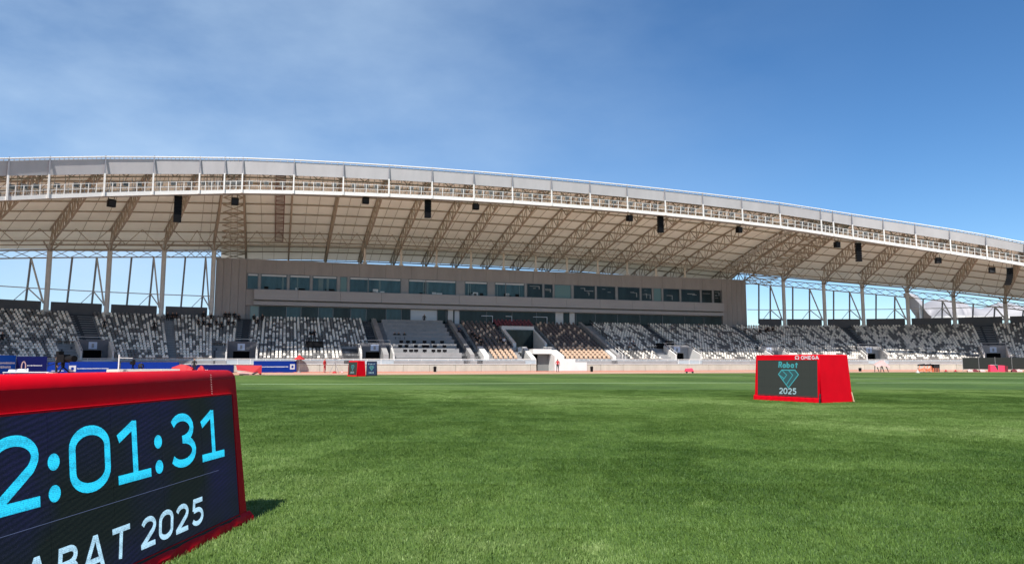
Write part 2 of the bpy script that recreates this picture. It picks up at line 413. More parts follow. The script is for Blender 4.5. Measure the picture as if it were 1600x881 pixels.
# aisles: s found from where their tops meet the back row; (s centre, width, vomitory?)
def st(x, y=490): return s_of(x, 0, 8.4)
SA, SB = -92., 118.
ais = [('stair', st(126), 2.6, True), ('wall', st(263), 1.0, False), ('stair', st(383), 1.8, True), ('stair', st(572), 1.2, True),
       ('stair', st(1004), 1.3, True), ('stair', st(1142), 1.5, True), ('stair', st(1318), 1.9, True), ('stair', st(1535), 2.6, True)]
ais = [('stair', st(126)-22, 1.8, True)]+ais+[('stair', st(1535)+17, 1.8, True)]
print('aisles', [(round(a[1], 1)) for a in ais])
sPL, sPR = st(588), st(700)       # press desks block, between parapets
sVL, sVR = st(708), st(902)       # VIP block
sTL, sTR = st(774), st(823)       # central tunnel / box
print('blocks', sPL, sPR, sVL, sVR, sTL, sTR)
VW = 11.1                          # vomitory from this offset to the front
VR0 = int(round(VW/RD))
ter = MB(); srow = MB(); blocks = []
cuts = []                                         # (s0,s1,kind,vom)
for k, c, wd, v in ais: cuts.append((c-wd/2, c+wd/2, k, v))
cuts.append((sPL, sPR, 'press', False)); cuts.append((sPR, sVL, 'gap', False)); cuts.append((sVL, sVR, 'vip', False)); cuts.append((sVR, sVR+2.2, 'side', False))
cuts.sort()
pos = SA
for a, b, k, v in cuts:
    if a-pos > .3: blocks.append((pos, a))
    pos = b
blocks.append((pos, SB))
voms = [(c-2.1, c+2.1) if k == 'stair' else None for k, c, wd, v in ais if v]
voms = [v for v in voms if v]
# the one between press block and the first seats stands a little to the right
def invom(s):
    return any(a <= s <= b for a, b in voms)
# terraces
def ranges(s0, s1, cutouts):
    out = []; p = s0
    for a, b in sorted(cutouts):
        if b <= p or a >= s1: continue
        if a > p: out.append((p, a))
        p = max(p, b)
    if p < s1: out.append((p, s1))
    return out
seg_all = ranges(SA, SB, [(sTL, sTR)])
for a, b in seg_all:
    cell(ter, a, b, 0, VR0)
    for c, d in ranges(a, b, voms): cell(ter, c, d, VR0, NR)
cell(ter, sTL, sTR, 0, 3)
sobj(ter, 'terrace_steps', CONC)
for k, c, wd, v in ais:
    mb = MB(); cell(mb, c-wd/2, c+wd/2, 0, VR0 if v else NR, lift=.02)
    if v:
        pass
    if k == 'stair':
        for r in range(0, VR0 if v else NR):      # half steps between rows
            h = hrow(r); 
            for q_ in (0, 1): wbox(mb, c-wd/2, c+wd/2, r*RD+RD*.01, r*RD+RD*(.34+.33*q_), h+.02+(1-q_)*(hrow(0)-hrow(1))/3, h+.02+(2-q_)*(hrow(0)-hrow(1))/3)
    sobj(mb, 'aisle_stairs', STAIR)
# vomitories
SIGN = mat('sector_sign', (.5, .56, .68), .6)
for i, (a, b) in enumerate(voms):
    right = a > 20
    mb = MB()
    lightw = right or (-22 < a < -10)
    slope_wall(mb, a-.18, a+.06, VW, 14.65, .8, .1); sobj(mb, 'side_wall', WCONC if lightw else COLM)
    mb = MB(); slope_wall(mb, b-.06, b+.18, VW, 14.65, .8, .1); sobj(mb, 'side_wall', WCONC if lightw else COLM)
    if not right:
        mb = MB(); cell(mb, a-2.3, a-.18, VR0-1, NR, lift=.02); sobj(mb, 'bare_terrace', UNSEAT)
    mb = MB()
    hb = hw(VW)+.95
    wbox(mb, a+.06, b-.06, VW-.1, VW+.12, hb-1.25, hb); wbox(mb, a+.06, a+.9, VW-.1, VW+.12, .1, hb-1.25); wbox(mb, b-.9, b-.06, VW-.1, VW+.12, .1, hb-1.25)
    sobj(mb, 'head_wall', mat('grey_head_wall', (.12,.12,.13), .8, var=.1, vs=1) if not right else CONC)
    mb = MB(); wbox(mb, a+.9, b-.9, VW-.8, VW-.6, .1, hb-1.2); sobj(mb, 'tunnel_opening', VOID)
    mb = MB(); wbox(mb, a+.06, b-.06, VW, 14.7, .7, .95); sobj(mb, 'tunnel_floor', CONC)
    mb = MB(); m = (a+b)/2; ms = [(m-.55, m+.55)] if not (-22 < a < -10) else [(m-1.3, m-.35), (m+.35, m+1.3)]
    for q0, q1 in ms:
        mb2 = MB(); wbox(mb2, q0, q1, VW+.13, VW+.17, hb-1.1, hb-.25)
        pl = sobj(mb2, 'sector_sign', SIGN)
        mb3 = MB(); wbox(mb3, (q0+q1)/2-.16, (q0+q1)/2+.16, VW+.172, VW+.18, hb-.95, hb-.45)
        sobj(mb3, 'sign_mark', DSTEEL)
    mb = MB()
    for q in (a, b):
        mb.bar(P(q, VW, hw(VW)+.9+.35), P(q, 14.8, hw(14.8)+.9+.25), .05)
        for k in range(5):
            ww = VW+(14.8-VW)*k/4; mb.bar(P(q, ww, hw(ww)+.8), P(q, ww, hw(ww)+1.22), .04)
    mb.bar(P(a, VW, hb), P(a, VW, hb+.35), .04); mb.bar(P(b, VW, hb), P(b, VW, hb+.35), .04); mb.bar(P(a, VW, hb+.35), P(b, VW, hb+.35), .05)
    sobj(mb, 'handrail', COLM)
    # rows without seats beside the mouth of each tunnel
# front wall of panels with joints, capping, glazed parapet and rail
sTun0, sTun1 = s_of(838, 15, 0), s_of(867, 15, 0)
a = SA; gaps = [(sTun0, sTun1)]
while a < SB-.1:
    b = min(a+3.6, SB)
    for c, d in ranges(a, b-.04, gaps):
        if d-c > .2:
            mb = MB(); wbox(mb, c, d, 14.75, 15.0, -.02, 1.0+random.uniform(-.01,.01)); sobj(mb, 'wall_panel', WALLC)
    a = b
for c, d in ranges(SA, SB, gaps):
    mb = MB(); wbox(mb, c, d, 14.70, 15.06, 1.01, 1.08); sobj(mb, 'wall_coping', WCONC)
    mb = MB(); n = int((d-c)/1.8)
    for i in range(n+1):
        q = c+(d-c)*i/n; mb.bar(P(q, 14.9, 1.08), P(q, 14.9, 1.72), .05)
    k = int((d-c)/2)
    for i in range(k):
        q0 = c+(d-c)*i/k; q1 = c+(d-c)*(i+1)/k; mb.bar(P(q0, 14.9, 1.72), P(q1, 14.9, 1.72), .07)
    sobj(mb, 'parapet_rail', WHITE)
    mb = MB(); wbox(mb, c, d, 14.89, 14.91, 1.1, 1.62); sobj(mb, 'parapet_glazing', RAILGL)
mb = MB(); wbox(mb, SA, SB, 15.0, 15.5, -.02, .06); sobj(mb, 'wall_footing', mat('red_edging', (.5, .12, .08), .8))
# back parapet (dark) between columns, outside the building
def colx(xs): return [s_of(x, 0, 12.) for x in xs]
cols_left = colx([75, 169, 254, 332]); cols_right = colx([1182, 1225, 1288, 1348, 1418, 1490, 1570])
cols_left = [cols_left[0]-13, cols_left[0]-6.5]+cols_left
cols_right = cols_right+[cols_right[-1]+7, cols_right[-1]+14, cols_right[-1]+21]
for cs in (cols_left, cols_right):
    for q0, q1 in zip(cs[:-1], cs[1:]):
        if q1-q0 < 3 and cs is cols_left: pass
        mb = MB(); wbox(mb, q0+.55, q1-.55, -.35, -.1, 6.9, 9.1); sobj(mb, 'back_parapet', DWALL)
mb = MB(); wbox(mb, SA, SB, -3.0, 0.0, 6.8, 7.3); sobj(mb, 'rear_walkway', CONC)
mb = MB(); wbox(mb, SA, SB, -3.1, -2.8, -.02, 6.8); sobj(mb, 'rear_wall', CONC)
# ---- seats
def seat_mesh(name, m, wd=.35, hb=.28):
    mb = MB(); h = wd/2
    mb.hexa([(-h,-.42,.36),(h,-.42,.36),(h,-.02,.33),(-h,-.02,.33),(-h,-.43,.42),(h,-.43,.42),(h,-.02,.38),(-h,-.02,.38)])
    mb.hexa([(-h,-.04,.36),(h,-.04,.36),(h,.03,.36),(-h,.03,.36),(-h*.66,.05,.38+hb),(h*.66,.05,.38+hb),(h*.7,.09,.36+hb-.03),(-h*.7,.09,.36+hb-.03)])
    mb.box(-.05,.05,-.12,-.02,.0,.34)
    return mb
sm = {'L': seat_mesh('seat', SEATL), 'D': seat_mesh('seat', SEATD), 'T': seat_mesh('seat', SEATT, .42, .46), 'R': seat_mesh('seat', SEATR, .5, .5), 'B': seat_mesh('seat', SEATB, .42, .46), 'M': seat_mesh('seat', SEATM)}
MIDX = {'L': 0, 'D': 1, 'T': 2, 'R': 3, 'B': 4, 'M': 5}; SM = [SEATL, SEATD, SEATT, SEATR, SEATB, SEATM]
seats = []                                            # (kind, location, rotation)
def put(kind, s, r, back=.30):
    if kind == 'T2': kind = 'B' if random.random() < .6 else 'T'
    q = P(s, r*RD+back, hrow(r)); seats.append((kind, q, -theta(s)))
pat = {}
for (a, b) in blocks:
    n = int((b-a-.2)/.465)
    pl = .66 if (a > -60 and a < 45) else .64
    run = 0; grid = {}
    for r in range(NR):
        for i in range(n):
            s = a+.1+(b-a-.2)*(i+.5)/n
            if r >= VR0-1 and any(v0-2.4 < s < v1+.1 for v0, v1 in voms if v0 < 25) : continue
            if r >= VR0-1 and any(v0-.5 < s < v1+.1 for v0, v1 in voms if v0 > 25): continue
            # columns of like colour a few rows long
            prev = grid.get((r-1, i))
            if prev is not None and random.random() < .2: k = prev
            else: k = ('L' if random.random() < .72 else 'M') if random.random() < pl else 'D'
            grid[(r, i)] = k; put(k, s, r)
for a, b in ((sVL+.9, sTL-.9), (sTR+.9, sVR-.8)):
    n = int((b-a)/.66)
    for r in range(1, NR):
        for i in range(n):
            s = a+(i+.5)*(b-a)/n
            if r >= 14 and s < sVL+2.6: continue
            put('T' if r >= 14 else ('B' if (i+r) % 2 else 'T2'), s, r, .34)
for r in (0, 1, 2):
    n = int((sTR-sTL+1)/.6)
    for i in range(n): put('R', sTL-.5+(i+.5)*(sTR-sTL+1)/n, r)
vis = []
for i, (k, q, rz) in enumerate(seats):
    x, y = proj(*q)
    if 0 < x < 1600 and y < 562: vis.append((q.length, i))
vis.sort(); single = set(i for _, i in vis[:298])
smesh = {k: m.mesh('seat', SM[MIDX[k]]) for k, m in sm.items()}
V = []; Fs = []; MI = []; off = 0
for i, (k, q, rz) in enumerate(seats):
    if i in single:
        o = bpy.data.objects.new('seat', smesh[k]); link(o, stand); o.location = q-P(0, 15); o.rotation_euler = (0,0,rz)
    else:
        v = np.array(sm[k].v); c, s_ = math.cos(rz), math.sin(rz)
        v2 = np.stack([v[:,0]*c-v[:,1]*s_+q.x, v[:,0]*s_+v[:,1]*c+q.y, v[:,2]+q.z], 1)
        V.append(v2); Fs += [tuple(j+off for j in f) for f in sm[k].f]; MI += [MIDX[k]]*len(sm[k].f); off += len(v)
V = np.concatenate(V)
me = bpy.data.meshes.new('seats'); me.from_pydata(V.tolist(), [], Fs)
for m in SM: me.materials.append(m)
me.polygons.foreach_set('material_index', MI)
o = bpy.data.objects.new('rows_of_seats', me); link(o, stand); o.matrix_parent_inverse = Matrix.Translation(-P(0,15)); tag(o, kind='stuff')
print('seats', len(seats))
# ---- sloping parapets of the press and VIP blocks
for s0, s1, m in ((sPL-.8, sPL-.1, COLM), (sPR-.1, sPR+.5, COLM), (sVR+.1, sVR+.6, COLM)):
    mb = MB(); slope_wall(mb, s0, s1, .3, 14.7, .75, 1.0); sobj(mb, 'raked_parapet', CONC)
for c0, c1, e_ in ((sVR-.9, sVR+.05, NR), (sVL, sVL+.8, NR), (sTL-.9, sTL, 12), (sTR, sTR+.9, 12)): mb = MB(); cell(mb, c0, c1, 1, e_, lift=.02); sobj(mb, 'aisle_stairs', STAIR)
mb = MB()
for q in (sVR+2.1,):
    mb.bar(P(q,.2,8.3), P(q,14.7,2.5), .08)
    for k in range(12):
        ww = .3+14.2*k/11; mb.bar(P(q,ww,hw(ww)), P(q,ww,hw(ww)+.98), .05)
sobj(mb, 'handrail', BLACK)
mb = MB()
for q in (sVR+1.0, sVR+1.5):
    mb.bar(P(q,9,hw(9)+1), P(q,14.7,2.5), .06)
    for k in range(6):
        ww = 9+5.7*k/5; mb.bar(P(q,ww,hw(ww)), P(q,ww,hw(ww)+.98), .05)
sobj(mb, 'handrail', WHITE)
# press desks: long benches on every second row, black monitors on the front ones
for r in range(1, NR, 2):
    mb = MB(); w0 = r*RD; a, b = sPL+.6, sPR-1.2
    wbox(mb, a, b, w0+.35, w0+.8, hrow(r)+.70, hrow(r)+.76); wbox(mb, a, b, w0+.76, w0+.80, hrow(r)+.05, hrow(r)+.70)
    sobj(mb, 'press_desk', CONC)
mb = MB(); cell(mb, sPR-1.1, sPR-.15, 0, NR, lift=.02); sobj(mb, 'aisle_stairs', STAIR)
monitors = [(13, 6), (15, 7), (17, 7)]
mon = MB(); mon.box(-.28,.28,-.03,.03,.1,.46); mon.box(-.04,.04,-.02,.05,0,.1); mon.box(-.14,.14,-.08,.08,0,.02); mon_me = mon.mesh('monitor', BLACK)
first = True
for r, n in monitors:
    rowname = {13:'third', 15:'second', 17:'front'}[r]
    for i in range(n):
        s = sPL+1.5+(sPR-sPL-4.5)*(i+random.uniform(.2,.8))/n; q = P(s, r*RD+.55, hrow(r)+.76)
        o = bpy.data.objects.new('desk_monitor', mon_me); link(o); o.location = q; o.rotation_euler = (0,0,-theta(s)+random.uniform(-.3,.3))
        tag(o, 'small black monitor on the %s row of press desks' % rowname, 'monitor', 'monitors on the press desks')
# ---- central box and players' tunnel (white concrete)
mb = MB()
def tb(s0, s1, w0, w1, h0, h1, m=0): wbox(mb, s0, s1, w0, w1, h0, h1, m)
hA = 7.35
# upper loggia: roof edge, left and right raking cheeks, back glass
mb = MB(); wbox(mb, sTL, sTR, 2.4, 3.6, 6.35, 6.95); sobj(mb, 'loggia_roof', WCONC)
def cheek(s0, s1, prof, m, name):
    mb = MB(); mb.prism(prof, lambda p: P(s0, p[0], p[1]), lambda p: P(s1, p[0], p[1])); return sobj(mb, name, m)
pr = [(2.4,6.90),(9.2,4.15),(9.2,3.0),(2.4,3.5)]
cheek(sTL, sTL+.55, pr, WCONC, 'loggia_cheek'); cheek(sTR-.25, sTR+.12, pr, WCONC, 'loggia_cheek')
mb = MB(); wbox(mb, sTL+.5, sTR-.2, 2.5, 2.7, 3.2, 6.35); sobj(mb, 'loggia_back', CONC)
mb = MB(); wbox(mb, sTL+.6, sTR-.3, 3.9, 4.0, 3.5, 6.35); sobj(mb, 'loggia_glass', GLASS2)
mb = MB(); wbox(mb, sTL+.5, sTR-.2, 2.7, 9.2, 3.0, 3.2); sobj(mb, 'loggia_floor', CONC)
# tunnel below
sJ0, sJ1 = s_of(828, 12, 3), s_of(866, 15, 1)
mb = MB(); wbox(mb, sJ0-.1, sJ1+.1, 9.2, 13.7, 2.5, 3.2); wbox(mb, sTL+.5, sJ0+.0, 9.2, 10.2, 2.7, 3.5); sobj(mb, 'tunnel_lintel', WCONC)
prl = [(9.2,3.95),(10.4,3.95),(13.2,2.5),(15.1,1.95),(15.1,.0),(9.2,.0)]
prr = [(9.2,3.6),(10.4,3.6),(15.1,2.2),(15.1,.0),(9.2,.0)]
cheek(sJ0-.7, sJ0+.0, [(9.2,3.6),(10.4,3.6),(14.6,1.8),(14.6,0),(9.2,0)], WCONC, 'tunnel_cheek')
cheek(sJ1+.02, sJ1+1.5, prr, WCONC, 'tunnel_cheek')
mb = MB(); wbox(mb, sJ1+1.5, sJ1+3.2, 14.6, 15.12, 0, 1.8); wbox(mb, sJ1+3.2, sJ1+5.0, 14.6, 15.12, 0, 1.3); sobj(mb, 'stepped_wall', WCONC)
mb = MB(); wbox(mb, sJ0, sJ1, 10.0, 10.2, 0, 2.75); sobj(mb, 'tunnel_back', CONC)
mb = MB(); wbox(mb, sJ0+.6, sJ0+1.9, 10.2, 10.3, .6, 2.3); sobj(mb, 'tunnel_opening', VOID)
mb = MB(); wbox(mb, sJ1-1.7, sJ1-.05, 12.6, 12.7, 0.02, 2.6); sobj(mb, 'grey_panel', mat('grey_panel', (.17,.17,.165), .5))  # plain grey panel across the right side of the tunnel mouth
for sg, s0, s1 in ((0, sTL-3.9, sTL-3.6), (1, sTR+4.3, sTR+4.6)):
    pass
mb = MB(); slope_wall(mb, sVL+1.0, sVL+1.8, 11.2, 14.7, .6, 1.0); sobj(mb, 'raked_parapet', WCONC)
mb = MB(); slope_wall(mb, sVR-.6, sVR+.0, 11.6, 14.7, .5, 1.0); sobj(mb, 'raked_parapet', WCONC)

# ================================================================== MAIN BUILDING (flat front)
bld = empty('press_building', PL(0, 0), 0, label='long taupe building with a band of windows above the seats and under the roof', cat='building')
def bobj(mb, name, mats, parent=None, **k):
    o = mb.obj(name, mats, parent or bld, **k)
    if parent is None: o.matrix_parent_inverse = Matrix.Translation(-PL(0,0))
    return o
def sB(x, h, w=0):            # s on the flat front from pixel
    a, b = -90., 90.
    for _ in range(50):
        m = (a+b)/2
        if proj(*PL(m, w, h))[0] < x: a = m
        else: b = m
    return (a+b)/2
b0, b1 = sB(336, 12), sB(1166, 12); g0, g1 = sB(385, 13), sB(1128, 13); l0, l1 = sB(397, 11, .8), sB(1131, 11, .8)
print('building', b0, b1, g0, g1)
BT = 16.25; WT = 14.3; WB = 11.93
wb_ = lambda mb, *a: wbox(mb, *a, pf=PL, step=100)
def panels(s0, s1, w0, w1, h0, h1, step, m, name='wall_panel'):
    n = max(1, int(round((s1-s0)/step)))
    for i in range(n):
        a = s0+(s1-s0)*i/n; b = s0+(s1-s0)*(i+1)/n; mb = MB(); wb_(mb, a+.015, b-.015, w0, w1-random.uniform(0,.012), h0, h1); bobj(mb, name, m)
mb = MB(); wb_(mb, b0+.05, b1-.05, -11, -.35, .0, BT-.15); bobj(mb, 'core', BUILD)
panels(b0, g0, -.3, .08, 7.0, BT, 1.1, BUILD); panels(g1, b1, -.3, .08, 7.0, BT, 1.1, BUILD)
panels(g0, g1, -.3, .05, WT, BT, 4.1, BUILD)
mb = MB(); wb_(mb, b0-.1, b1+.1, -11.1, .14, BT, BT+.12); bobj(mb, 'roof_coping', BUILD2)
panels(l0, l1, .0, .9, 10.38, WB-.05, 6.0, BUILD2, 'ledge_panel')
mb = MB(); wb_(mb, g0, g1, -.3, .0, 9.6, WB-.06); bobj(mb, 'spandrel', BUILD)
mb = MB(); wb_(mb, l0, l1, .0, .75, 9.6, 10.15); bobj(mb, 'ledge_lip', BUILD2)
# upper windows
wins = [(386,404,'b'),(407,449,'b'),(452,485,'b'),(488,527,'b'),(531,543,'g'),(546,627,'b'),(638,713,'b'),(726,762,'b'),(773,820,'b'),
        (823,848,'d'),(850,864,'d'),(866,893,'g'),(896,930,'d'),(932,962,'d'),(965,1000,'d'),(1002,1019,'d'),(1021,1034,'g'),(1036,1062,'d'),(1064,1094,'d'),(1096,1113,'d'),(1115,1127,'d')]
for i, (x0, x1, k) in enumerate(wins):
    a, b = sB(x0, 13.3), sB(x1, 13.3)
    fr = MB(); t = .09
    wb_(fr, a, b, -.2, .0, WB, WB+t); wb_(fr, a, b, -.2, .0, WT-t, WT); wb_(fr, a, a+t, -.2, .0, WB+t, WT-t); wb_(fr, b-t, b, -.2, .0, WB+t, WT-t)
    if b-a > 4.5: m_ = a+(b-a)*.36; wb_(fr, m_-.05, m_+.05, -.2, .0, WB+t, WT-t)
    f = bobj(fr, 'window', FRAME)
    pn = MB(); wb_(pn, a+t, b-t, -.14, -.1, WB+t, WT-t)
    p_ = pn.obj('pane', GLASS if k == 'b' else (GLASS2 if k == 'd' else mat('green_glass', (.10,.17,.15), .12)), f); p_.matrix_parent_inverse = Matrix.Identity(4)
    if k == 'b' and (b-a) > 1:
        bl = MB(); wb_(bl, a+.15, b-.15, -.095, -.07, WT-.36, WT-.12); bl.obj('blind', BLIND, f)
    if k == 'b' and b-a > 2:
        for _ in range(random.randint(1, 3)):
            q = random.uniform(a+.3, b-.7); wd_ = random.uniform(.08, .4); bl = MB(); wb_(bl, q, q+wd_, -.097, -.088, WB+.12, WT-.4); bl.obj('interior_column', mat('pale_interior', (.10,.17,.19), .6), f)
        for _ in range(random.randint(2, 5)):
            q = random.uniform(a+.2, b-1.2); bl = MB(); wb_(bl, q, q+random.uniform(.3,1.0), -.097, -.09, WB+.1, WB+random.uniform(.25,.6)); bl.obj('interior_furniture', random.choice([VOID, VOID, BLIND]), f)
    if k == 'd':  # pale stripes laid over the dark panes in place of reflections
        bl = MB()
        for _ in range(random.randint(1,3)):
            q = random.uniform(a+.2, max(a+.25, b-1.2)); ln = random.uniform(.4, min(2.2, b-q-.1)) if b-q > .6 else .3; hh = WB+random.uniform(.9, 2.0)
            wb_(bl, q, q+ln, -.098, -.08, hh, hh+random.uniform(.05,.10))
            if random.random() < .5: wb_(bl, q+ln-.12, q+ln, -.098, -.08, hh-random.uniform(.4,.8), hh)
        bl.obj('reflection_stripe', mat('stripe_white', (.30,.32,.33), .6), f)
for (x0, x1) in ((404,407),(449,452),(485,488),(527,531),(543,546),(627,638),(713,726),(762,773),(820,823),(848,850),(864,866),(893,896),(930,932),(962,965),(1000,1002),(1019,1021),(1034,1036),(1062,1064),(1094,1096),(1113,1115)):
    mb = MB(); wb_(mb, sB(x0,13.3), sB(x1,13.3), -.25, -.03, WB, WT); bobj(mb, 'pier', DSTEEL)
# lower glazing behind the top row
xs = [390,404,447,470,497,520,548,572,603,627,641,683,697,710,718,760,800,838,868,880,900,930,965,1000,1035,1070,1100,1128]
for i, (x0, x1) in enumerate(zip(xs[:-1], xs[1:])):
    a, b = sB(x0, 9), sB(x1, 9)
    fr = MB(); wb_(fr, a, a+.09, -.3, -.1, 7.0, 9.6); wb_(fr, a, b, -.3, -.1, 9.5, 9.6); f = bobj(fr, 'window', FRAME)
    light = (i in (10, 13)); mid = i in (0, 18)
    pn = MB(); wb_(pn, a+.09, b, -.26, -.2, 7.0, 9.5); pn.obj('pane', BLIND if light else (mat('pale_glass', (.16,.23,.22), .2) if mid else (GLASS if i < 9 and i % 2 == 0 else GLASS2)), f)
for x0, x1, wd in ((752,770,.1),(790,800,.1),(833,855,.1),(700,708,.3),(868,880,.3),(890,898,.4)):
    a, b = sB(x0, 9), sB(x1, 9); mb = MB()
    if wd < .2: wb_(mb, a, b, -.05, .05, 8.7, 8.8); wb_(mb, b-.1, b, -.05, .05, 7.6, 8.7)
    else: wb_(mb, a, b, -.15, -.02, 7.0, 9.6)
    bobj(mb, 'white_frame' if wd < .2 else 'pier', BLIND if wd < .2 else COLM)

# ================================================================== ROOF
roof = empty('stadium_roof', P(0, 12), 0, label='long arched cream roof on lattice ribs sheltering the main stand', cat='roof')
def robj(mb, name, mats, parent=None, **k):
    o = mb.obj(name, mats, parent or roof, **k)
    if parent is None: o.matrix_parent_inverse = Matrix.Translation(-P(0,12))
    return o
def wback(s):
    return -11.5 if b0-1 < s < b1+1 else (-8.0 if s < 0 else -6.0)
pairs = {165:75, 241:169, 313:254, 352:332, 1330:1225, 1379:1288, 1429:1348, 1483:1418, 1540:1490, 1600:1570}
rear = {}
for k, s in enumerate(SL):
    if s in SS and posts[SS.index(s)] in pairs: rear[k] = s_of(pairs[posts[SS.index(s)]], 0, 12.)
KF, KL = min(rear), max(rear)
for k, s in enumerate(SL):
    if k < KF: rear[k] = s+rear[KF]-SL[KF]
    if k > KL: rear[k] = s+rear[KL]-SL[KL]
cols_left = sorted(rear[k] for k in rear if SL[k] < 0); cols_right = [s_of(1182, 0, 12.)]+sorted(rear[k] for k in rear if SL[k] > 0)
print('cols', [round(c,1) for c in cols_left], [round(c,1) for c in cols_right])
def skew(k, w_):
    if k not in rear: return SL[k]
    return SL[k]+(rear[k]-SL[k])*min(1.1, (WF-w_)/WF)
for k, s in enumerate(SL):
    mb = MB(); wbk = wback(s); wbk = wbk if wbk < -8 else -.6; n = 18
    ws = [WF-.3+(wbk-WF+.3)*i/n for i in range(n+1)]
    inb = b0-1 < s < b1+1
    lo = [P(skew(k,w_), w_, LOW(skew(k,w_), w_)) for w_ in ws]; up = [P(skew(k,w_), w_, D(skew(k,w_), w_)-.12) for w_ in ws]
    for i in range(n):
        mb.bar(lo[i], lo[i+1], .19); mb.bar(up[i], up[i+1], .19)
        mb.bar(up[i], lo[i], .10)
        mb.bar(lo[i], up[i+1], .10) if i % 2 == 0 else mb.bar(up[i], lo[i+1], .10)
    robj(mb, 'roof_rib', STEEL)
PW = [23.9, 20.6, 17.0, 13.4, 9.8, 6.2, 2.8, -.8, -4.4, -6.0, -8.0, -11.5]
for k, (s0, s1) in enumerate(zip(SL[:-1], SL[1:])):
    m = (s0+s1)/2; wbk = wback(m)
    pw = [q for q in PW if q >= wbk-.01]
    n = 2 if s1-s0 > 3 else 1
    for q0, q1 in zip(pw[:-1], pw[1:]):
        mb = MB()
        for j in range(n):
            a = s0+(s1-s0)*j/n; b = s0+(s1-s0)*(j+1)/n; g = .02
            e = [(a,q0-g),(b,q0-g),(b,q1+g),(a,q1+g)]
            mb.hexa([P(x, y, D(x, y)+.02) for x, y in e]+[P(x, y, D(x, y)+.14) for x, y in e])
        robj(mb, 'roof_panel', DECK)
    mb = MB()
    for q in pw: mb.bar(P(s0, q, D(s0,q)-.16), P(s1, q, D(s1,q)-.16), .17)
    if s1-s0 > 3:
        for fr_ in (.36, .64):
            sm_ = s0+(s1-s0)*fr_
            for q0, q1 in zip(pw[:-1], pw[1:]): mb.bar(P(sm_, q0, D(sm_,q0)-.08), P(sm_, q1, D(sm_,q1)-.08), .05)
    robj(mb, 'purlins', STEEL)
    # ring trusses: one over the column line, one behind the fascia
    mb = MB()
    for wr, nn, dz in ((0.0, 4, .2), (22.2, 4, .2)):
        for j in range(nn):
            a = s0+(s1-s0)*j/nn; b = s0+(s1-s0)*(j+1)/nn
            la = P(a, wr, LOW(a, wr)+.1); lb = P(b, wr, LOW(b, wr)+.1); ua = P(a, wr, D(a, wr)-dz); ub = P(b, wr, D(b, wr)-dz)
            mb.bar(la, lb, .14)
            mb.bar(la, ub, .09) if j % 2 == 0 else mb.bar(ua, lb, .09)
    if not (b0-1 < m < b1+1):
        for j in range(4):       # outer edge lattice behind the columns
            a = s0+(s1-s0)*j/4; b = s0+(s1-s0)*(j+1)/4; wr = -3.6
            la = P(a, wr, LOW(a, wr)-.4); lb = P(b, wr, LOW(b, wr)-.4); ua = P(a, wr, LOW(a, wr)+.7); ub = P(b, wr, LOW(b, wr)+.7)
            mb.bar(la, lb, .16); mb.bar(ua, ub, .12)
            mb.bar(la, ub, .08); mb.bar(ua, lb, .08)
    else:
        mb.bar(P(s0, 0, LOW(s0, 0)+1.1), P(s1, 0, LOW(s1, 0)+1.1), .1)
    robj(mb, 'ring_truss', STEEL)
    # fascia, top tube, catwalk and railing
    mb = MB(); g = .03
    mb.hexa([P(s0+g,WF-.25,FB(s0)),P(s1-g,WF-.25,FB(s1)),P(s1-g,WF-.32,FB(s1)),P(s0+g,WF-.32,FB(s0)),
             P(s0+g,WF+.0,T(s0)-.22),P(s1-g,WF+.0,T(s1)-.22),P(s1-g,WF-.07,T(s1)-.22),P(s0+g,WF-.07,T(s0)-.22)])
    robj(mb, 'fascia_panel', FASC)
    mb = MB(); mb.bar(P(s0,WF+.1,T(s0)), P(s1,WF+.1,T(s1)), .17, n=8)
    kk = max(2, int((s1-s0)/.7))
    for j in range(kk): a = s0+(s1-s0)*j/kk; mb.bar(P(a,WF+.06,T(a)-.25), P(a,WF+.06,T(a)), .05)
    robj(mb, 'top_tube', WHITE)
    mb = MB()
    mb.hexa([P(s0,WF+.12,CB(s0)),P(s1,WF+.12,CB(s1)),P(s1,WF-.02,CB(s1)),P(s0,WF-.02,CB(s0)),P(s0,WF+.12,CB(s0)+.42),P(s1,WF+.12,CB(s1)+.42),P(s1,WF-.02,CB(s1)+.42),P(s0,WF-.02,CB(s0)+.42)])
    robj(mb, 'edge_beam', WHITE)
    mb = MB()
    mb.hexa([P(s0,WF-.03,CB(s0)+.1),P(s1,WF-.03,CB(s1)+.1),P(s1,WF-1.3,CB(s1)+.1),P(s0,WF-1.3,CB(s0)+.1),P(s0,WF-.03,CB(s0)+.16),P(s1,WF-.03,CB(s1)+.16),P(s1,WF-1.3,CB(s1)+.16),P(s0,WF-1.3,CB(s0)+.16)])
    robj(mb, 'catwalk_floor', DSTEEL)
    mb = MB(); kk = max(2, int(round((s1-s0)/1.25)))
    for j in range(kk+1):
        a = s0+(s1-s0)*j/kk; mb.bar(P(a,WF+.1,CB(a)+.3), P(a,WF+.2,CB(a)+1.45), .075)
        if j < kk:
            b = s0+(s1-s0)*(j+1)/kk
            for z in (.85, 1.4): mb.bar(P(a,WF+.16,CB(a)+z), P(b,WF+.16,CB(b)+z), .045)
            for z in (.7, 1.2): mb.bar(P(a,WF-1.3,CB(a)+z), P(b,WF-1.3,CB(b)+z), .045)
        mb.bar(P(a,WF-1.3,CB(a)+.1), P(a,WF-1.3,CB(a)+1.2), .05)
    robj(mb, 'catwalk_railing', WHITE)
    # hangers from the front truss to the catwalk
    mb = MB()
    for j in range(4):
        a = s0+(s1-s0)*(j+.5)/4; mb.bar(P(a,WF-1.0,CB(a)+.1), P(a-.3,WF-1.0,FB(a)+.3), .06); mb.bar(P(a,WF-1.0,CB(a)+.1), P(a+.5,WF-1.0,FB(a)+.3), .05)
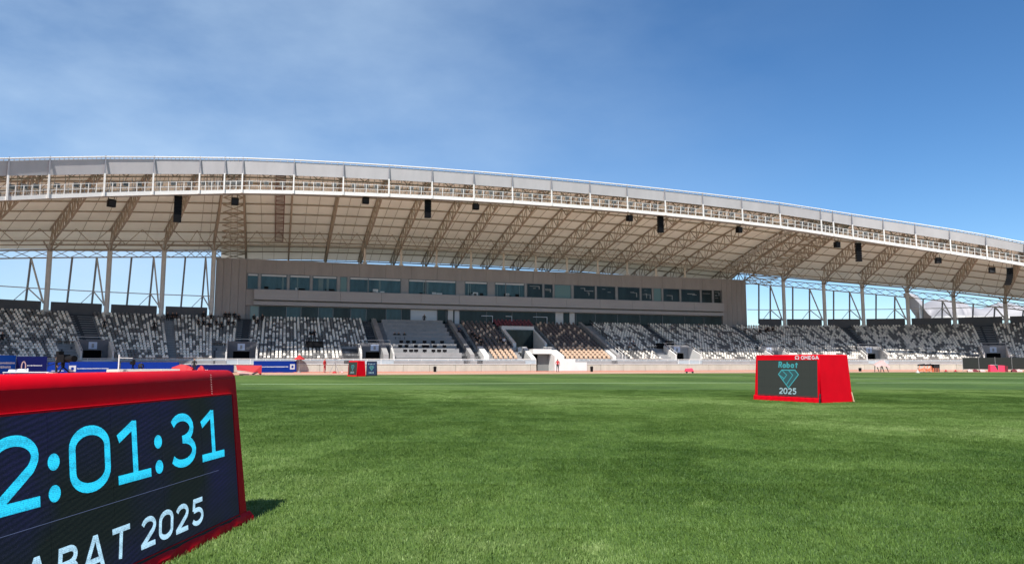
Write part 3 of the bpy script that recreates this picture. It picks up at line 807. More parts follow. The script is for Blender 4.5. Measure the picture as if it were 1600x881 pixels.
    robj(mb, 'catwalk_hangers', STEEL)
for s in SL:
    mb = MB(); mb.bar(P(s,WF+.22,CB(s)), P(s,WF+.16,FB(s)), .17, .15); robj(mb, 'fascia_post', WHITE)
    mb = MB(); mb.bar(P(s,WF+.16,FB(s)), P(s,WF+.10,T(s)+.14), .13, .11); robj(mb, 'fascia_post_upper', mat('post_shade_grey', (.22,.22,.24), .5))  # upper length of the post, its shade put into a grey colour
# braced bays: X bracing on the underside
for i0_, i1_ in ((SS.index(sh[4][0]), SS.index(sh[5][0])), (SS.index(sh[20][0]), SS.index(sh[21][0]))):
    mb = MB(); s0, s1 = SS[i0_], SS[i1_]; q = WF-1
    while q > -5:
        q2 = q-2.2; a = P(s0,q,LOW(s0,q)); b = P(s1,q2,LOW(s1,q2)); c = P(s1,q,LOW(s1,q)); d = P(s0,q2,LOW(s0,q2)); mb.bar(a, b, .1); mb.bar(c, d, .1); mb.bar(a, c, .1); q = q2
    robj(mb, 'cross_bracing', STEEL)
# access ladders hung beneath the deck
for sc_, xx in ((s_of(437, WF-3, 20), 0), (s_of(1262, WF-3, 20), 1)):
    mb = MB(); q = WF-2
    ds = .55
    while q > -2:
        for z in (.35,): 
            a0_ = P(sc_-ds, q, D(sc_, q)-1.0); a1_ = P(sc_+ds, q, D(sc_, q)-1.0); mb.bar(a0_, a1_, .12)
        if q-1.5 > -2:
            for sg in (-ds, ds): mb.bar(P(sc_+sg, q, D(sc_,q)-1.0), P(sc_+sg, q-1.5, D(sc_,q-1.5)-1.0), .12); mb.bar(P(sc_+sg, q, D(sc_,q)-1.0), P(sc_+sg, q-.75, D(sc_,q-.75)-.3), .08)
            for e_ in (.5,1.0): mb.bar(P(sc_-ds, q-e_, D(sc_,q-e_)-1.0), P(sc_+ds, q-e_, D(sc_,q-e_)-1.0), .08)
        q -= 1.5
    robj(mb, 'access_ladder', mat('rust_red_steel', (.20,.10,.08), .7) if xx == 0 else COLM)
n_ = 20  # made-up white boxes standing in for the bright sunlit slit behind
for i in range(n_):
    a = b0+5+(b1-b0-8)*i/n_; ln_ = random.uniform(1.6, 3.6); q_ = Matrix.Identity(4)
    z_ = BT+.9+random.uniform(.0,.25); mb = MB(); mb.hexa([PL(a,-7,BT),PL(a+ln_,-7,BT),PL(a+ln_,-8,BT),PL(a,-8,BT),PL(a,-7,z_),PL(a+ln_,-7,z_-.1),PL(a+ln_,-8,z_-.1),PL(a,-8,z_)])
    bobj(mb, 'bright_slit_box', WHITE)
# posts standing on the building up to the ribs
for x, y in ((570,404),(627,410),(682,413),(736,417),(787,420),(837,424),(886,427),(934,430),(980,432),(1025,434),(1070,435)):
    s = sB(x, 17); mb = MB(); mb.bar(PL(s, .0, BT+.12), PL(s, .0, LOW(s, 0)+.4), .3); mb.bar(PL(s,0,BT+.12), PL(s,0,BT+.3), .6)
    robj(mb, 'roof_prop', mat('cream_steel', (.62,.55,.46), .5))
# columns outside the building, rear posts and braces
CREAMS = MATS['cream_steel']
for cs, side in ((cols_left, -1), (cols_right, 1)):
    for i, s in enumerate(cs):
        if side == 1 and i == 0: continue
        mb = MB(); mb.bar(P(s, 0, 7.3), P(s, 0, LOW(s, 0)+.1), .62, n=14); mb.bar(P(s,0,7.3), P(s,0,8.0), 1.0, .7)
        robj(mb, 'column', COLM)
        mb = MB(); hx = LOW(s, 0)
        for e_ in (-1.1, 1.1): mb.bar(P(s, 0, hx-.9), P(s+e_, 1.5, LOW(s, 1.5)), .12)
        mb.bar(P(s,0,hx-.9), P(s,3.4,LOW(s,3.4)), .16)
        robj(mb, 'column_bracket', STEEL)
    for s0, s1 in zip(cs[:-1], cs[1:]):
        if s1-s0 < 3: continue
        for fr_, v_ in ((.42, 0), (.82, 1)):
            s = s0+(s1-s0)*fr_; top = LOW(s, -3.6)-.4
            mb = MB(); mb.bar(P(s-.15, -3.5, 8.4), P(s+.15, -3.6, top), .2)
            robj(mb, 'rear_post', DSTEEL)
            if v_:
                mb = MB(); mb.bar(P(s+.15,-3.6,top), P(s1-.3, -.3, 8.9), .17); mb.bar(P(s,-3.5,11.0), P(s1-.1,-.4,8.8), .12); mb.bar(P(s,-3.5,11.0), P(s-1.6,-3.5,9.0), .09)
                robj(mb, 'rear_brace', COLM)
        mb = MB(); mb.bar(P(s0,-3.45,11.0), P(s1,-3.45,11.0), .12); robj(mb, 'rear_rail', COLM)

# ================================================================== SPEAKERS AND FLOODLIGHTS
def hang(x, y0, y1, name):
    s, h1 = h_at(x, y0, WF-1.2); _, h0 = h_at(x, y1, WF-1.2); return s, h0, h1
def spk_label(x):
    return {174:'small black loudspeaker hanging under the catwalk at the far left of the roof',367:'small black loudspeaker hanging in front of the cross braced bay',571:'small black loudspeaker hanging left of the second long speaker array',
        743:'small black loudspeaker hanging just right of the second long speaker array',983:'small black loudspeaker hanging left of the central right speaker array',1154:'small black loudspeaker hanging above the right end of the building',
        1307:'small black loudspeaker hanging just left of the fourth speaker array',1465:'small black loudspeaker hanging midway along the roof over the right hand curve',1549:'small black loudspeaker hanging beside the curved speaker array'}[x]
for x, y0, y1 in ((174,310,324),(367,308,321),(571,307,319),(743,317,328),(983,335,346),(1154,353,364),(1307,376,387),(1465,401,412),(1549,416,427)):
    s, h0, h1 = hang(x, y0, y1, ''); q = P(s, WF-1.2, h0)
    e = empty('loudspeaker', q, -theta(s)+.15, label=spk_label(x), cat='loudspeaker', group='small loudspeakers under the roof edge')
    hh = h1-h0; mb = MB(); mb.hexa([(-.4,-.3,0),(.4,-.3,0),(.34,.3,.05),(-.34,.3,.05),(-.4,-.38,hh*.8),(.4,-.38,hh*.8),(.34,.3,hh*.8),(-.34,.3,hh*.8)]); mb.obj('cabinet', BLACK, e)
    mb = MB(); mb.box(-.34,.34,-.40,-.36,.08,hh*.72); mb.obj('grille', DGREY, e)
    mb = MB(); mb.bar((-.3,0,hh*.8),(-.3,0,hh*1.3),.05); mb.bar((.3,0,hh*.8),(.3,0,hh*1.3),.05); mb.bar((-.35,0,hh*.9),(.35,0,hh*.9),.06); mb.obj('bracket', BLACK, e)
arr = {278:('tall black speaker array hanging over the left seats, longest of the arrays',307,348), 668:('tall black speaker array hanging left of centre over the building windows',310,341), 1031:('tall black speaker array hanging right of centre over the dark windows',338,364),
       1340:('tall black speaker array hanging just right of the building end',380,409), 1577:('curved black speaker array hanging at the far right of the roof',419,446)}
for x, (lb, y0, y1) in arr.items():
    s, h0, h1 = hang(x, y0, y1, ''); q = P(s, WF-1.2, h0); e = empty('line_array', q, -theta(s)+.1, label=lb, cat='loudspeaker', group='line array loudspeakers under the roof edge')
    n = 8; H_ = h1-h0
    for k in range(n):
        z0, z1 = H_*k/n+.015, H_*(k+1)/n-.015; cv = 0.0; 
        if x == 1577: cv = -.9*(1-k/(n-1))**2
        mb = MB(); mb.hexa([(-.42+cv*.5,-.3+cv*.4,z0),(.42+cv*.5,-.3+cv*.4,z0),(.3+cv*.5,.3+cv*.4,z0+.04),(-.3+cv*.5,.3+cv*.4,z0+.04),(-.42+cv*.5,-.32+cv*.4,z1),(.42+cv*.5,-.32+cv*.4,z1),(.3+cv*.5,.3+cv*.4,z1),(-.3+cv*.5,.3+cv*.4,z1)])
        mb.obj('cabinet', BLACK, e)
    mb = MB(); mb.bar((-.3,0,H_),(-.3,0,H_+.6),.05); mb.bar((.3,0,H_),(.3,0,H_+.6),.05); mb.box(-.4,.4,-.3,.3,H_,H_+.06); mb.obj('flying_frame', DSTEEL, e)
fl = MB(); fl.bar((0,0,0),(0,0,.35),.06)
flme = fl.mesh('bracket', COLM)
hd = MB(); hd.hexa([(-.27,-.35,.25),(.27,-.35,.25),(.2,.1,.4),(-.2,.1,.4),(-.27,-.45,.72),(.27,-.45,.72),(.2,.0,.8),(-.2,.0,.8)]); hdme = hd.mesh('lamp_head', mat('lamp_housing', (.45,.44,.42), .5))
ln = MB(); ln.add([(-.23,-.37,.28),(.23,-.37,.28),(.23,-.462,.69),(-.23,-.462,.69)], [(0,1,2,3)]); lnme = ln.mesh('lens', mat('lamp_glass', (.12,.12,.12), .3))
for s0, s1 in zip(SL[4:-3], SL[5:-2]):
    if s1-s0 < 3: continue
    for fr_ in (.2,.5,.78):
        s = s0+(s1-s0)*(fr_+random.uniform(-.05,.05)); q = P(s, WF-1.1, CB(s)+.95)
        e = empty('floodlight', q, -theta(s), label='small grey floodlight on the white roof catwalk', cat='floodlight', group='floodlights along the roof catwalk')
        for nm, m_ in (('bracket', flme), ('lamp_head', hdme), ('lens', lnme)):
            link(bpy.data.objects.new(nm, m_), e)

# ================================================================== GLYPHS (flat lettering)
def arc(cx, cy, rx, ry, a0, a1, n=14):
    return [(cx+rx*math.cos(R(a0+(a1-a0)*i/n)), cy+ry*math.sin(R(a0+(a1-a0)*i/n))) for i in range(n+1)]
G = {   # centre lines in a 0.6 x 1 cell
 '0': [arc(.3,.68,.23,.25,0,180)+arc(.3,.32,.23,.25,180,360)+[(.53,.68)]],
 '1': [[(.08,.72),(.33,.93)],[(.33,.985),(.33,.06)],[(.06,.065),(.58,.065)]],
 '2': [arc(.3,.69,.22,.24,165,-25)+[(.47,.52),(.09,.07)],[(.05,.065),(.56,.065)]],
 '3': [arc(.29,.72,.2,.21,155,-90),arc(.29,.29,.23,.22,90,-150)],
 '5': [[(.52,.935),(.14,.935),(.12,.56)],[(.12,.57)]+arc(.29,.33,.23,.26,95,-150)],
 ':': [], 'R': [[(.1,0),(.1,.935),(.33,.935)]+arc(.33,.72,.19,.215,90,-90)+[(.1,.505)],[(.33,.5),(.54,0)]],
 'A': [[(.03,0),(.27,.95),(.33,.95),(.57,0)],[(.12,.27),(.48,.27)]],
 'B': [[(.1,.065),(.1,.935),(.32,.935)]+arc(.32,.725,.17,.21,90,-90)+[(.1,.515)],[(.32,.515)]+arc(.32,.29,.21,.225,90,-90)+[(.1,.065)]],
 'T': [[(.02,.93),(.58,.93)],[(.3,.93),(.3,0)]],
 'a': [arc(.3,.3,.2,.24,0,360),[(.5,.58),(.5,0)]], 'b': [arc(.3,.3,.2,.24,0,360),[(.1,.95),(.1,0)]],
 't': [[(.28,.85),(.28,.15)]+arc(.38,.15,.1,.1,180,270,5),[(.1,.6),(.48,.6)]],
 'O': [arc(.3,.5,.26,.44,0,360,24)], 'M': [[(.05,0),(.08,.95),(.3,.35),(.52,.95),(.55,0)]],
 'E': [[(.52,.935),(.1,.935),(.1,.065),(.52,.065)],[(.1,.5),(.46,.5)]],
 'G': [arc(.3,.5,.24,.43,50,330,20)+[(.52,.45),(.34,.45)]],
 'W': [[(.04,.065),(.22,.065)]+arc(.3,.55,.25,.38,240,-60,20)+[(.38,.065),(.56,.065)]],   # used for the omega sign
}
def ribbon(mb, pts, t, fn, mi=0):
    n = len(pts)
    if n < 2: return
    pts = [Vector((p[0], p[1])) for p in pts]; closed = (pts[0]-pts[-1]).length < 1e-4
    L_ = []; Rr = []
    for i in range(n):
        d0 = (pts[i]-pts[i-1]) if i > 0 else ((pts[-1]-pts[-2]) if closed else (pts[1]-pts[0]))
        d1 = (pts[i+1]-pts[i]) if i < n-1 else ((pts[1]-pts[0]) if closed else d0)
        if d0.length < 1e-6: d0 = d1
        if d1.length < 1e-6: d1 = d0
        d0 = d0.normalized(); d1 = d1.normalized(); n0 = Vector((-d0.y, d0.x)); n1 = Vector((-d1.y, d1.x)); m = (n0+n1)
        m = m.normalized() if m.length > 1e-3 else n1
        k = t/2/max(.45, m.dot(n1)); L_.append(pts[i]+m*k); Rr.append(pts[i]-m*k)
    for i in range(n-1):
        mb.add([fn(*L_[i]), fn(*Rr[i]), fn(*Rr[i+1]), fn(*L_[i+1])], [(0,1,2,3)], mi)
def write_each(scr, m, text, x0, z0, h, adv, t, fn, slant=0, wide=1.0):
    for i, ch in enumerate(text):
        q = MB(); write(q, ch, x0+adv*i, z0, h, adv, t, fn, slant, wide); q.obj('digit' if ch.isdigit() else 'letter', m, scr)
def write(mb, text, x0, z0, h, adv, t, fn, slant=0, wide=1.0):
    """fn(x, z) -> 3-D point on the sign face; each glyph nudged so that strokes never share a plane"""
    x = x0
    for ch in text:
        if ch == ' ': x += adv*.45; continue
        if ch == ':':
            for cy in (.27, .70):
                c = arc(0,0,.105,.105*.98,0,360,20)[:-1]
                mb.add([fn(x+(.2+p[0])*h*wide*.95, z0+(cy+p[1])*h) for p in c], [tuple(range(len(c)))])
            x += adv*.62; continue
        for j, st_ in enumerate(G[ch]):
            ribbon(mb, [(x+p[0]*h*wide+slant*p[1]*h, z0+p[1]*h) for p in st_], t*h, lambda a, b, j=j: fn(a, b, -.0006*j))
        x += adv
    return x
LEDC = mat('cyan_led', (.02,.1,.12), .5, emit=(.012,.52,.80), es=1.0)
def led_text_mat(name, c, es, density=160):
    m = mat(name, (.03,.03,.03), .5, emit=c, es=es); t = m.node_tree; b = t.nodes['Principled BSDF']
    g = t.nodes.new('ShaderNodeTexCoord'); vo = t.nodes.new('ShaderNodeTexVoronoi'); vo.inputs['Scale'].default_value = density; vo.inputs['Randomness'].default_value = .35
    t.links.new(g.outputs['Object'], vo.inputs['Vector'])
    r = t.nodes.new('ShaderNodeMapRange'); r.inputs[1].default_value = .15; r.inputs[2].default_value = .8; r.inputs[3].default_value = es*1.25; r.inputs[4].default_value = es*.45
    t.links.new(vo.outputs['Distance'], r.inputs[0]); t.links.new(r.outputs[0], b.inputs['Emission Strength']); return m
LED_CY = led_text_mat('led_cyan', (.012,.50,.78), 1.0, 110); LED_WH = led_text_mat('led_pale_blue', (.38,.62,.80), .95, 110)
LED_DIM = mat('led_dim', (.03,.03,.04), .5, emit=(.10,.13,.26), es=.6)
LED_TEAL = mat('led_teal', (.02,.1,.1), .5, emit=(.03,.24,.27), es=.7); LED_PALE = mat('led_pale', (.1,.1,.1), .5, emit=(.24,.40,.44), es=.75)
def screen_mat(name, base, glow, es, tint2):
    m = mat(name, base, .6, spec=.05); t = m.node_tree; b = t.nodes['Principled BSDF']
    g = t.nodes.new('ShaderNodeTexCoord'); mp_ = t.nodes.new('ShaderNodeMapping'); mp_.inputs['Rotation'].default_value = (0, R(14), 0); mp_.inputs['Scale'].default_value = (1,1,1)
    t.links.new(g.outputs['Object'], mp_.inputs[0])
    w1 = t.nodes.new('ShaderNodeTexWave'); w1.wave_type = 'BANDS'; w1.bands_direction = 'Z'; w1.inputs['Scale'].default_value = 11; w1.inputs['Distortion'].default_value = 2.2; w1.inputs['Detail'].default_value = 2; w1.inputs['Detail Scale'].default_value = .6
    t.links.new(mp_.outputs[0], w1.inputs['Vector'])
    w2 = t.nodes.new('ShaderNodeTexNoise'); w2.inputs['Scale'].default_value = 1.3; w2.inputs['Detail'].default_value = 2; t.links.new(g.outputs['Object'], w2.inputs['Vector'])
    w3 = t.nodes.new('ShaderNodeTexVoronoi'); w3.inputs['Scale'].default_value = 90; w3.inputs['Randomness'].default_value = .6; t.links.new(g.outputs['Object'], w3.inputs['Vector'])
    cr = t.nodes.new('ShaderNodeMix'); cr.data_type = 'RGBA'; cr.inputs[6].default_value = (*glow,1); cr.inputs[7].default_value = (*tint2,1)
    rr = t.nodes.new('ShaderNodeMapRange'); rr.inputs[1].default_value = .38; rr.inputs[2].default_value = .62; t.links.new(w2.outputs['Fac'], rr.inputs[0]); t.links.new(rr.outputs[0], cr.inputs[0])
    a1 = t.nodes.new('ShaderNodeMath'); a1.operation = 'MULTIPLY_ADD'; a1.inputs[1].default_value = .55; a1.inputs[2].default_value = .55; t.links.new(w1.outputs['Fac'], a1.inputs[0])
    a2 = t.nodes.new('ShaderNodeMath'); a2.operation = 'MULTIPLY_ADD'; a2.inputs[1].default_value = -.8; a2.inputs[2].default_value = 1.2; t.links.new(w3.outputs['Distance'], a2.inputs[0])
    a3 = t.nodes.new('ShaderNodeMath'); a3.operation = 'MULTIPLY'; t.links.new(a1.outputs[0], a3.inputs[0]); t.links.new(a2.outputs[0], a3.inputs[1])
    a4 = t.nodes.new('ShaderNodeMath'); a4.operation = 'MULTIPLY'; a4.inputs[1].default_value = es; t.links.new(a3.outputs[0], a4.inputs[0])
    t.links.new(cr.outputs[2], b.inputs['Emission Color']); t.links.new(a4.outputs[0], b.inputs['Emission Strength'])
    return m
SCR_NEAR = screen_mat('led_screen_navy', (.030,.030,.029), (.0085,.0075,.038), .85, (.007,.009,.007))
SCR_GREY = screen_mat('led_screen_grey', (.038,.040,.035), (.01,.012,.012), .5, (.008,.012,.012))
SCR_BLUE = screen_mat('led_screen_blue', (.02,.03,.06), (.005,.02,.06), .6, (.004,.012,.03))
def board(loc, rz, L, H, DEP, lean, label, screen, margins, cover=RED, cat='scoreboard', endlean=.05, cornr=.05, seams=(4,2), base_flap=True):
    """display board: local x runs along the face as seen from the front, face looks to -y"""
    e = empty('display_board', loc, rz, label=label, cat=cat)
    mb = MB()
    # padded cover: rounded trapezoid loop extruded in length
    prof = []
    def rc(cx, cy, a0, a1, r): return [(cx+r*math.cos(R(a)), cy+r*math.sin(R(a))) for a in np.linspace(a0, a1, 9)]
    r = cornr
    prof += [(0, .0), (DEP, .0)]
    prof += rc(DEP-lean-r, H-r, 10, 90, r)+rc(lean+r, H-r, 90, 170, r)
    n = len(prof); rings = []
    for k, (fx, ins) in enumerate(((0,.03),(.03,0),(1-.03/L*1,0),(1,.03))):
        ring = []
        for (y, z) in prof:
            tz = z/H; x = (endlean*tz if k < 2 else -endlean*tz)+(0 if k == 0 else (.03 if k == 1 else (L-.03 if k == 2 else L)))
            yy = DEP/2+(y-DEP/2)*(1-ins/DEP*2); zz = z-ins*(tz)
            ring.append((x, yy, zz))
        rings.append(ring)
    vs = sum(rings, []); fs = []
    for k in range(3):
        for i in range(n):
            j = (i+1)%n; fs.append((k*n+i, k*n+j, (k+1)*n+j, (k+1)*n+i))
    fs.append(tuple(range(n))); fs.append(tuple(range(4*n-1, 3*n-1, -1)))
    mb.add(vs, fs); cov = mb.obj('padded_cover', cover, e)
    for p in cov.data.polygons: p.use_smooth = len(p.vertices) == 4 and p.area < L*r*.8
    # face plane helper
    ml, mr, mtop, mbot = margins
    def face(x, z, d=0.):       # d = distance in front of the cover
        return (x, lean*z/H-d, z)
    z0, z1 = mbot, H-mtop; x0, x1 = ml, L-mr
    # frame lip of the cover round the screen
    f = MB(); lp = .012
    for (a, b, c, d) in ((x0-lp, x1+lp, z1, z1+lp), (x0-lp, x1+lp, z0-lp, z0), (x0-lp, x0, z0, z1), (x1, x1+lp, z0, z1)):
        f.hexa([face(a,c,.0),face(b,c,.0),face(b,c,-.02),face(a,c,-.02),face(a,d,.022),face(b,d,.022),face(b,d,-.02),face(a,d,-.02)] if False else
               [face(a,c,.02),face(b,c,.02),face(b,c,-.01),face(a,c,-.01),face(a,d,.02),face(b,d,.02),face(b,d,-.01),face(a,d,-.01)])
    f.obj('screen_surround', cover, e)
    s_ = MB(); nx, nz = seams
    scr = empty_child = None
    smb = MB(); smb.hexa([face(x0,z0,.008),face(x1,z0,.008),face(x1,z0,-.01),face(x0,z0,-.01),face(x0,z1,.008),face(x1,z1,.008),face(x1,z1,-.01),face(x0,z1,-.01)])
    scr = smb.obj('screen', screen, e)
    for i in range(nx):
        for j in range(nz):
            a = x0+(x1-x0)*i/nx+.0015; b = x0+(x1-x0)*(i+1)/nx-.0015; c = z0+(z1-z0)*j/nz+.0015; d = z0+(z1-z0)*(j+1)/nz-.0015
            m_ = MB(); m_.hexa([face(a,c,.014),face(b,c,.014),face(b,c,.0),face(a,c,.0),face(a,d,.014),face(b,d,.014),face(b,d,.0),face(a,d,.0)]); m_.obj('screen_module', screen, scr)
    if base_flap:
        fl_ = MB(); rf = random.Random(int(L*100)); nx_ = 36; rows = []
        for q_, (yy, zz) in enumerate(((-.030, 0.), (-.024, mbot*.35), (-.014, mbot*.7), (.002, mbot*.92))):
            rows.append([(L*i/nx_, yy-.014*abs(math.sin(i*.9+rf.uniform(-.4,.4)))*(1 if q_ < 3 else .2), zz+(rf.uniform(-.008,.008) if 0 < q_ < 3 else 0)) for i in range(nx_+1)])
        vv = sum(rows, []); fl_.add(vv, [(q_*(nx_+1)+i, q_*(nx_+1)+i+1, (q_+1)*(nx_+1)+i+1, (q_+1)*(nx_+1)+i) for q_ in range(3) for i in range(nx_)])
        fo_ = fl_.obj('base_flap', cover, e)
        gp_ = MB(); gp_.add([face(x0,z0-.03,.021),face(x1,z0-.03,.021),face(x1,z0-.004,.021),face(x0,z0-.004,.021)],[(0,1,2,3)]); gp_.obj('shadow_gap', DGREY, e)
    return e, (lambda x, z, dz=0.: face(x, z, .0165-dz)), (x0, x1, z0, z1), scr
# ---- near board: far lower corner and direction taken from the survey
F0 = gpt(389, 813); vx = ray(885, 566)[0]; dirn = Vector((vx, 1, 0)).normalized()
L1 = 3.45; org = F0-dirn*L1
rz1 = math.atan2(dirn.y, dirn.x)
e1, face1, (x0, x1, z0, z1), scr1 = board(org, rz1, L1, 1.19, .62, .13, 'large red padded timing board in the left foreground showing cyan clock digits', SCR_NEAR, (.14,.19,.19,.088), endlean=.03, cornr=.085, seams=(6,2))
for ch, cen in (('1',2.87),('2',2.475),('c',2.195),('0',1.91),('1',1.515),('c',1.232),('3',.935),('1',.53)):
    cen += .04
    if ch == 'c':
        for cy in (.594, .750):
            mb = MB(); c = arc(0,0,.044,.042,0,360,20)[:-1]; mb.add([face1(L1-cen+p[0], cy+p[1]) for p in c], [tuple(range(len(c)))]); mb.obj('colon_dot', LED_CY, scr1)
    else:
        mb = MB(); write(mb, ch, L1-cen-.3*1.82*.343, .552, .355, .1, .145, face1, wide=1.82); mb.obj('digit', LED_CY, scr1)
for ch, cen in (('R',2.545),('A',2.345),('B',2.115),('A',1.90),('T',1.665),('2',1.385),('0',1.185),('2',.99),('5',.785)):
    cen += .045; mb = MB(); write(mb, ch, L1-cen-.3*1.75*.165-.012, .146, .170, .1, .18, face1, slant=.14, wide=1.75); mb.obj('letter' if ch.isalpha() else 'digit', LED_WH, scr1)
mb = MB(); mb.add([face1(x0+.02,.461),face1(x1-.30,.461),face1(x1-.30,.4635),face1(x0+.02,.4635)], [(0,1,2,3)]); mb.obj('divider_line', LED_DIM, scr1)
# seam of stitching near the right end, closed by a thin pale cord
mb = MB()
for k in range(9): mb.box(L1-.53, L1-.527, .0, .004, 0, .001) if False else mb.add([face1(L1-.53,1.02+k*.017,-.013+.0),face1(L1-.526,1.02+k*.017),face1(L1-.526,1.028+k*.017),face1(L1-.53,1.028+k*.017)],[(0,1,2,3)])
mb.obj('stitched_seam', PINK, e1)
def pix_face(org, rz, H, lean):
    ax = Vector((math.cos(rz), math.sin(rz), 0)); ay = Vector((-math.sin(rz), math.cos(rz), 0)); up = Vector((0,0,1))+ay*(lean/H); nn = ax.cross(up); cc = Vector((0,0,CAM_H))
    def f(x, y):
        u, v = ray(x, y); r = Vector((u, 1, v)); t = (Vector(org)-cc).dot(nn)/r.dot(nn); p = cc+r*t-Vector(org); return p.dot(ax), p.z
    return f
def add_logo(scr, face, cx, cz, s, m, asp=1.0):
    mb = MB()
    def rb(pts, t, j=0): ribbon(mb, [(cx+p[0]*s*asp, cz+p[1]*s) for p in pts], t*s, lambda a, b: face(a, b, -.0006*j))
    rb([(-.5,.25),(-.33,.5),(.33,.5),(.5,.25),(0,-.5),(-.5,.25)], .055)
    rb([(-.33,.5),(-.08,.22),(-.27,-.08)], .045, 1); rb([(.0,.5),(.22,.22),(-.1,-.33)], .045, 2); rb([(-.5,.25),(-.2,.0)], .05, 3)
    mb.obj('diamond_emblem', m, scr)
    mb = MB(); mb.add([face(cx+p[0]*s*asp, cz+p[1]*s, .001) for p in ((-.33,.5),(-.5,.25),(0,-.5),(.5,.25),(.33,.5))], [(0,1,2,3,4)]); mb.obj('emblem_ground', mat('led_teal_dim', (.02,.04,.04), .6, emit=(.004,.035,.04), es=.8), scr)
# ---- right board
C2 = gpt(1283, 630.5); d2 = Vector((.5, -.866, 0)).normalized(); L2 = 2.62
e2, face2, (x0, x1, z0, z1), scr2 = board(C2-d2*L2, math.atan2(d2.y, d2.x), L2, 1.50, 1.55, .07, 'large red padded board with grey screen standing alone on the grass at right', SCR_GREY, (.17,.10,.17,.20), endlean=.06, seams=(8,4))
cx = (x0+x1)/2-.12
pf = pix_face(C2-d2*L2, math.atan2(d2.y, d2.x), 1.50, .07)
def fit_text(scr, fn, pf, m, text, xa, ya, xb, yb, t, slant=0):
    p, q = pf(xa, yb), pf(xb, ya); h = q[1]-p[1]; adv = (q[0]-p[0])/(len(text)-.12); write_each(scr, m, text, p[0]-.06*adv, p[1], h, adv, t, fn, slant, adv*.88/(.6*h))
fit_text(scr2, face2, pf, LED_TEAL, 'Rabat', 1217, 565, 1248, 574, .24, .08)
p_, q_ = pf(1217, 605), pf(1248, 578); add_logo(scr2, face2, (p_[0]+q_[0])/2, (p_[1]+q_[1])/2, q_[1]-p_[1], LED_TEAL, (q_[0]-p_[0])/(q_[1]-p_[1]))
fit_text(scr2, face2, pf, LED_PALE, '2025', 1218, 606.5, 1245, 614.5, .2, .08)
mb = MB(); zt = 1.50-.13; fc = lambda x, z, dz=0: (x, .07*z/1.5-.004+dz, z)
fit_text(e2, fc, pf, WPRINT, 'W', 1242.5, 555.8, 1249.5, 561, .2); fit_text(e2, fc, pf, WPRINT, 'OMEGA', 1252, 555.8, 1279.5, 561.2, .22)
# side flap cord and rolled corner
mb = MB(); mb.bar((L2-.02,-.05,.0),(L2-.01,-.02,.30),.05,n=6); mb.obj('corner_roll', DGREY, e2)
mb = MB(); mb.bar((L2+.04,1.54,.0),(L2+.0,1.49,.32),.035,n=6); mb.obj('corner_strap', mat('tan_strap',(.6,.4,.28),.8), e2)
# ---- middle pair
pm = gpt(558, 588); dm = Vector((.72,-.69,0)).normalized(); Lm = 1.55
e3, face3, bx, scr3 = board(pm-dm*Lm, math.atan2(dm.y, dm.x), Lm, 1.42, .95, .08, 'small distant red board with grey screen beside the track, left of a dark one', SCR_GREY, (.12,.08,.12,.14), seams=(4,3))
add_logo(scr3, face3, Lm/2, .78, .5, LED_TEAL)
write_each(scr3, LED_PALE, '2025', Lm/2-.3, .28, .16, .15, .2, face3)
pq = gpt(589, 587.3); dq = Vector((.94,.10,0)).normalized(); Lq = 1.02
e4, face4, bx, scr4 = board(pq-dq*Lq, math.atan2(dq.y, dq.x), Lq, 1.38, .5, .06, 'small dark cased board with blue screen set against the distant red one', SCR_BLUE, (.06,.06,.08,.1), cover=DGREY, seams=(3,3), base_flap=False)
add_logo(scr4, face4, Lq/2, .72, .42, LED_TEAL)
write_each(scr4, LED_PALE, 'Rabat', Lq/2-.3, 1.06, .12, .13, .22, face4); write_each(scr4, LED_PALE, '2025', Lq/2-.26, .24, .14, .13, .2, face4)
# ---- far right small board and its red case
pr_ = gpt(1548, 581.2); Lr = 1.0
e5, face5, bx, scr5 = board(pr_, R(-8), Lr, .98, .4, .04, 'tiny grey screened board by the track in front of the black fence', SCR_GREY, (.05,.05,.05,.06), cover=DSTEEL, seams=(2,2), base_flap=False)
write_each(scr5, LED_PALE, '2025', Lr/2-.25, .2, .13, .13, .2, face5)

